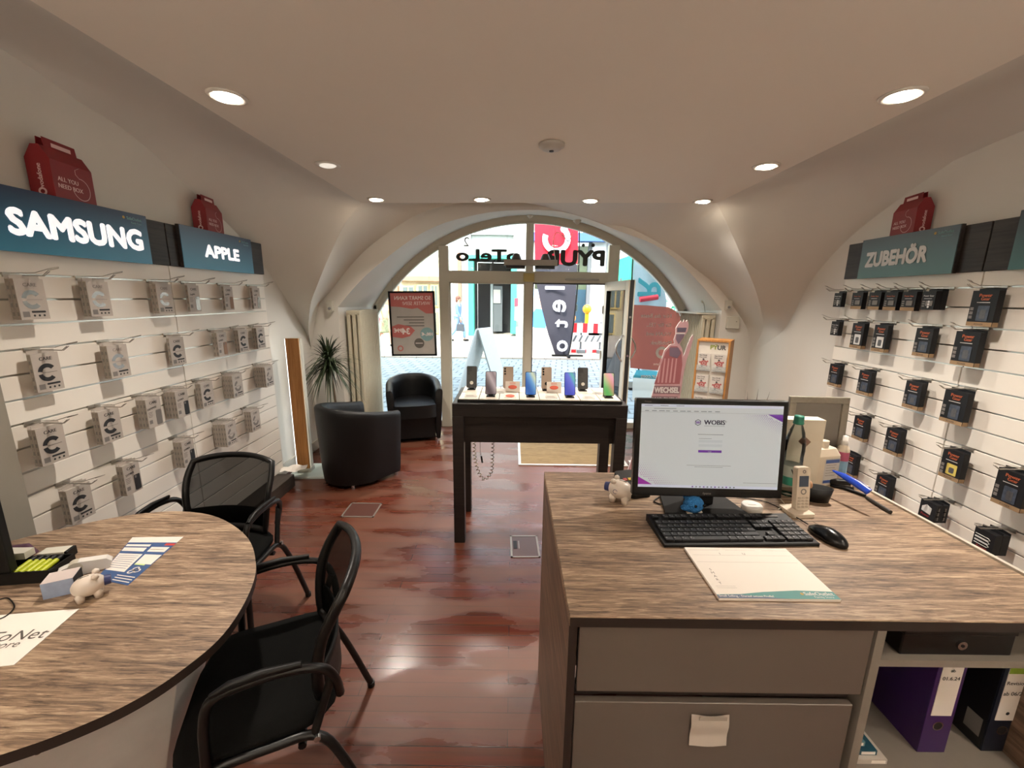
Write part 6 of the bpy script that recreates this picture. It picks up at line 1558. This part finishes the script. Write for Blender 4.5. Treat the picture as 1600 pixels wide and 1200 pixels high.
rows = [[Vector((a.x+(c_.x-a.x)*k/6, Yb2+.04*math.sin(k+a.z*2), a.z+(c_.z-a.z)*k/6)) for k in range(7)] for a, c_ in zip(N1, N2)]
for i in range(19): b.add(rows[i]+rows[i+1], [(k, k+1, 8+k, 7+k) for k in range(6)], pf, True)
b.build('cloth', t)
q = ony(1013, 447, Yb2); b = MB().text('R', q.x-.20, q.z-.02, Yb2-.06, .60, mat('teal_flag_letter', '#3f9fae', .7), bold=.015, mirror=True, rot=-PI/2)
q0, q1 = ony(998, 468, Yb2), ony(1026, 464, Yb2); b.tube([(q0.x, Yb2-.06, q0.z), (q1.x, Yb2-.06, q1.z)], .05, mat('red_flag_stroke', '#d8404e', .7), 8); b.build('print', t)
pl_ = [ony(1004, 560, Yb2), ony(988, 470, Yb2), ony(989, 400, Yb2)]; pl_[0] = Vector((pl_[0].x, Yb2, GZ+.02)); MB().tube(catmull(pl_, 5), .015, black, 8).build('pole', t)
MB().box(pl_[0].x-.3, Yb2-.3, GZ, pl_[0].x+.3, Yb2+.3, GZ+.05, black).build('base_plate', t)
# A-board
Ya = 7.6
t = thing('pavement_sign', 'white folding pavement sign standing on the setts outside', 'pavement sign', (0, 0, 0)); awm = mat('white_sign_board', '#c4c6c4', .5)
ap0, ap1 = ony(745, 515, Ya), ony(763, 517, Ya); w_ = .55
def slab(p0, p1, q0, q1, th, m, name):
    nrm = (p1-p0).cross(q0-p0).normalized()*th; P = [p0, p1, q1, q0]; V = P+[p+nrm for p in P]
    return MB().add([tuple(v) for v in V], [(0, 1, 2, 3), (7, 6, 5, 4), (0, 4, 5, 1), (1, 5, 6, 2), (2, 6, 7, 3), (3, 7, 4, 0)], m).build(name, t)
top0 = ap0; dpt = Vector((.22, .38, 0)); b0 = top0+Vector((-.32, -.18, 0)); b0.z = GZ; b1 = top0+Vector((.34, .20, 0)); b1.z = GZ
slab(top0, top0+dpt, b0, b0+dpt, .03, awm, 'board')
slab(top0+Vector((.03, .01, 0)), top0+dpt+Vector((.03, .01, 0)), b1, b1+dpt, .03, awm, 'board')
MB().tube([tuple(top0), tuple(top0+dpt)], .02, awm, 8).build('hinge_cap', t)
# construction barrier
Yr = 12.9
t = thing('construction_barrier', 'red and white striped barrier with orange warning lamps', 'barrier', (0, 0, 0)); rr_ = mat('reflective_red', '#d8232c', .5); rw_ = mat('reflective_white', '#d9d6d2', .5)
xa_, xb_ = ony(876, 510, Yr).x, ony(942, 510, Yr).x
def board_(py0, py1, name, n, hatch=False):
    z1_, z0_ = ony(908, py0, Yr).z, ony(908, py1, Yr).z; b = MB().box(xa_, Yr, z0_, xb_, Yr+.04, z1_, rw_)
    for k in range(n):
        w3 = (xb_-xa_)/n; x = xa_+w3*k
        if hatch: b.flat([(x, z0_), (x+w3*.35, z0_), (x+w3*.85, z1_), (x+w3*.5, z1_)], Yr-.002, gryd)
        else: b.rect(x+w3*.1, z0_, x+w3*.55, z1_, Yr-.002, rr_)
    b.build(name, t)
board_(505, 520, 'upper_board', 4); board_(524, 534, 'hatched_board', 7, True); board_(546, 553, 'lower_board', 4)
for x in (xa_+.05, (xa_+xb_)/2, xb_-.05): MB().box(x-.03, Yr+.04, GZ+.05, x+.03, Yr+.08, ony(908, 503, Yr).z, gryd).box(x-.12, Yr-.2, GZ+.04, x+.12, Yr+.3, GZ+.14, gryd).build('foot_post', t)
orl = mat('orange_lamp', '#f08a1c', .4, emit=.6)
for px, py in ((893, 497), (918, 483)):
    q = ony(px, py, Yr); MB().lathe([(.0, -.10), (.11, -.09), (.14, 0), (.11, .09), (.0, .10)], orl, 20, M=Matrix.Translation((q.x, Yr+.06, q.z))@Matrix.Rotation(PI/2, 4, 'X')).build('warning_lamp', t)
    MB().box(q.x-.05, Yr+.01, ony(908, 505, Yr).z, q.x+.05, Yr+.1, q.z-.08, mat('yellow_lamp_box', '#d8b020', .5)).build('lamp_battery', t)
# green awning and trees at the right
t = thing('market_awning', 'green awning at the far right of the street', 'awning', (0, 0, 0)); b = MB(); fbox(b, 968, 405, 1000, 440, mat('green_awning_cloth', '#2fae84', .7), 0, 1.5, 15.5); b.build('cloth', t)
b = MB()
for px in (970, 998): x, z = F(px, 440, 14.1); b.cyl((x, 14.1, GZ+.04), (x, 14.1, z+.1), .03, gryd)
b.build('awning_post', t)
t = thing('street_tree', 'green leafy tree at the right edge of the shop window', 'tree', (ony(1062, 470, 10.5).x+.25, 10.5, GZ)); lf = mat('fresh_leaf', '#3fae84', .7, var=.5, scale=6)
MB().tube([(0, 0, 0), (.05, 0, 1.2), (0, 0, 2.2)], .07, stem, 10).build('trunk', t)
b = MB(); rnd = random.Random(9)
for i in range(420):
    a = rnd.uniform(0, 2*PI); r_ = .62*rnd.random()**.4; e_ = rnd.uniform(-1, 1); c = Vector((r_*math.cos(a)*math.sqrt(1-e_*e_), r_*math.sin(a)*math.sqrt(1-e_*e_), 2.0+.9*r_/.62*e_)); s_ = rnd.uniform(.05, .11)
    u = Vector((rnd.uniform(-1, 1), rnd.uniform(-1, 1), rnd.uniform(-1, 1))).normalized(); v = u.orthogonal().normalized()
    b.add([tuple(c-u*s_), tuple(c+v*s_*.5), tuple(c+u*s_), tuple(c-v*s_*.5)], [(0, 1, 2, 3)], lf)
b.build('crown', t)

# ------------------------------------------------------------------ people on the far pavement
def skin(name, nodes, edges, m, parent, sub=1):
    me = bpy.data.meshes.new(name); me.from_pydata([n[0] for n in nodes], edges, []); o = bpy.data.objects.new(name, me); COL.objects.link(o); o.parent = parent
    me.materials.append(m); d = o.modifiers.new('k', 'SKIN'); d.use_smooth_shade = True
    bpy.context.view_layer.objects.active = o
    if not me.skin_vertices: 
        bpy.ops.object.select_all(action='DESELECT'); o.select_set(True); bpy.ops.mesh.customdata_skin_add()
    for i, n in enumerate(nodes):
        r = n[1]; me.skin_vertices[0].data[i].radius = r if hasattr(r, '__len__') else (r, r); me.skin_vertices[0].data[i].use_root = (i == 0)
    s = o.modifiers.new('u', 'SUBSURF'); s.levels = sub; s.render_levels = sub
    return o
def person(loc, rot, label, H, top, legs, hair, skinc, st=.22, skirt=None, bag=None, shoe=black):
    t = thing('person', label, 'person', loc, rot); k = H/1.75; t.scale = (k, k, k)
    # faces local -Y, mid stride
    hipL, hipR = (.09, 0, .92), (-.09, 0, .92); kL, kR = (.10, -st*.9, .50), (-.10, st*.35, .49); aL, aR = (.10, -st*.95, .09), (-.10, st*1.6, .14)
    sh = 1.43; sL, sR = (.18, 0, sh), (-.18, 0, sh); eL, eR = (.25, .10, 1.16), (-.25, -.06, 1.15); wL, wR = (.24, .05, .92), (-.26, -.18, .94)
    N = [((0, 0, .95), (.13, .10)), ((0, 0, 1.15), (.12, .09)), ((0, 0, 1.36), (.15, .10)), ((0, .0, 1.49), .055), ((0, -.01, 1.56), .055), ((0, -.015, 1.64), (.078, .09)), ((0, -.015, 1.71), (.07, .08)),
         (hipL, .085), (kL, .055), (aL, .038), ((aL[0], aL[1]-.14, .04), .035), (hipR, .085), (kR, .055), (aR, .038), ((aR[0], aR[1]-.13, .05), .035),
         (sL, .055), (eL, .040), (wL, .028), (sR, .055), (eR, .040), (wR, .028)]
    E_ = [(0, 1), (1, 2), (2, 3), (3, 4), (4, 5), (5, 6), (0, 7), (7, 8), (8, 9), (9, 10), (0, 11), (11, 12), (12, 13), (13, 14), (2, 15), (15, 16), (16, 17), (2, 18), (18, 19), (19, 20)]
    for wi, w, sg in ((17, wL, 1), (20, wR, -1)):
        pi = len(N); N.append(((w[0], w[1]-.015, w[2]-.07), (.036, .018))); E_.append((wi, pi))
        for f in range(4):
            y = -.045+.020*f; L = (.075, .085, .08, .065)[f]; a = len(N)
            N.append(((w[0]+.0, w[1]+y, w[2]-.115), .0095)); N.append(((w[0]-.012*sg, w[1]+y-.008, w[2]-.115-L*.55), .0085)); N.append(((w[0]-.028*sg, w[1]+y-.01, w[2]-.115-L), .0075)); E_ += [(pi, a), (a, a+1), (a+1, a+2)]
        a = len(N); N.append(((w[0]-.012*sg, w[1]-.058, w[2]-.075), .0095)); N.append(((w[0]-.024*sg, w[1]-.072, w[2]-.11), .008)); E_ += [(pi, a), (a, a+1)]
    skin('body', N, E_, skinc, t)
    MB().ball((0, -.105, 1.645), (.014, .022, .02), skinc, 8, 6).build('nose', t)
    for s in (-1, 1): MB().ball((s*.030, -.093, 1.675), (.012, .008, .007), ink, 8, 6).build('eye', t); MB().ball((s*.080, .0, 1.66), (.012, .02, .03), skinc, 8, 6).build('ear', t)
    MB().ball((0, -.098, 1.605), (.022, .008, .006), mat('lip_tone', '#9a5a50', .6), 8, 6).build('mouth', t)
    b = MB(); b.ball((0, .015, 1.70), (.098, .105, .095), hair, 18, 12); b.ball((0, .06, 1.62), (.085, .06, .10), hair, 14, 10); b.build('hair', t)
    J = [((0, 0, .90), (.155, .12)), ((0, 0, 1.15), (.142, .11)), ((0, 0, 1.36), (.17, .118)), ((0, 0, 1.46), .075), (sL, .07), (eL, .055), ((wL[0], wL[1], wL[2]+.03), .042), (sR, .07), (eR, .055), ((wR[0], wR[1], wR[2]+.03), .042)]
    skin('jacket', J, [(0, 1), (1, 2), (2, 3), (2, 4), (4, 5), (5, 6), (2, 7), (7, 8), (8, 9)], top, t)
    if skirt:
        MB().lathe([(.14, .98), (.18, .80), (.22, .55), (.225, .50), (.0, .55)], skirt, 20, sy=.8).build('skirt', t)
    else:
        T = [((0, 0, .96), (.145, .115)), (hipL, .105), (kL, .075), ((aL[0], aL[1], aL[2]+.02), .06), (hipR, .105), (kR, .075), ((aR[0], aR[1], aR[2]+.03), .06)]
        skin('trousers', T, [(0, 1), (1, 2), (2, 3), (0, 4), (4, 5), (5, 6)], legs, t)
    for a in (aL, aR): MB().ball((a[0], a[1]-.06, .045), (.048, .13, .045), shoe, 14, 8).build('shoe', t)
    if bag:
        tb = thing('hand_bag', 'dark carrier bag in the hand of the person in denim', 'bag', loc, rot); tb.scale = (k, k, k)
        MB().prism([(-.16, .42), (.16, .42), (.14, .70), (-.14, .70)], wR[0]-.04, wR[0]+.04, bag, 'x', M=Matrix.Translation((0, wR[1], 0))).build('bag_body', tb, bevel=.01); MB().tube(catmull([(wR[0], wR[1]-.08, .70), (wR[0], wR[1]-.04, .86), (wR[0], wR[1]+.04, .86), (wR[0], wR[1]+.08, .70)], 4), .008, bag, 6).build('bag_handle', tb)
    return t
skn = mat('skin_tone', '#c09078', .6); denim = mat('denim_blue', '#5f7fa8', .85, var=.2); ldenim = mat('light_denim', '#7fa3cc', .85, var=.2)
PZ = GZ+.04
q = onz(717, 533, PZ); person((q.x, q.y, PZ), R(75), 'person in a denim jacket and light jeans walking with a bag', 1.66, denim, ldenim, mat('brown_hair', '#6a4436', .8), skn, bag=mat('dark_bag', '#3c4148', .7))
q = onz(602, 541, PZ); person((q.x, q.y, PZ), R(60), 'person in a pale top and striped skirt walking left of the hanging poster', 1.62, mat('pale_yellow_top', '#d5cf9c', .85), denim, mat('auburn_hair', '#8a4438', .8), skn, skirt=mat('striped_skirt', '#8c9070', .85, var=.6, scale=14))
q = onz(957, 532, PZ); person((q.x, q.y, PZ), R(-70), 'person in pale blue seen through the glass of the open door', 1.72, mat('pale_blue_shirt', '#a9c4dc', .85), ldenim, mat('grey_hair', '#8f8478', .8), skn)
q = onz(968, 530, PZ); person((q.x+.1, q.y+.3, PZ), R(-80), 'person in dark blue just right of the one in pale blue', 1.75, mat('navy_shirt', '#54708f', .85), denim, mat('brown_hair', '#6a4436', .8), skn)
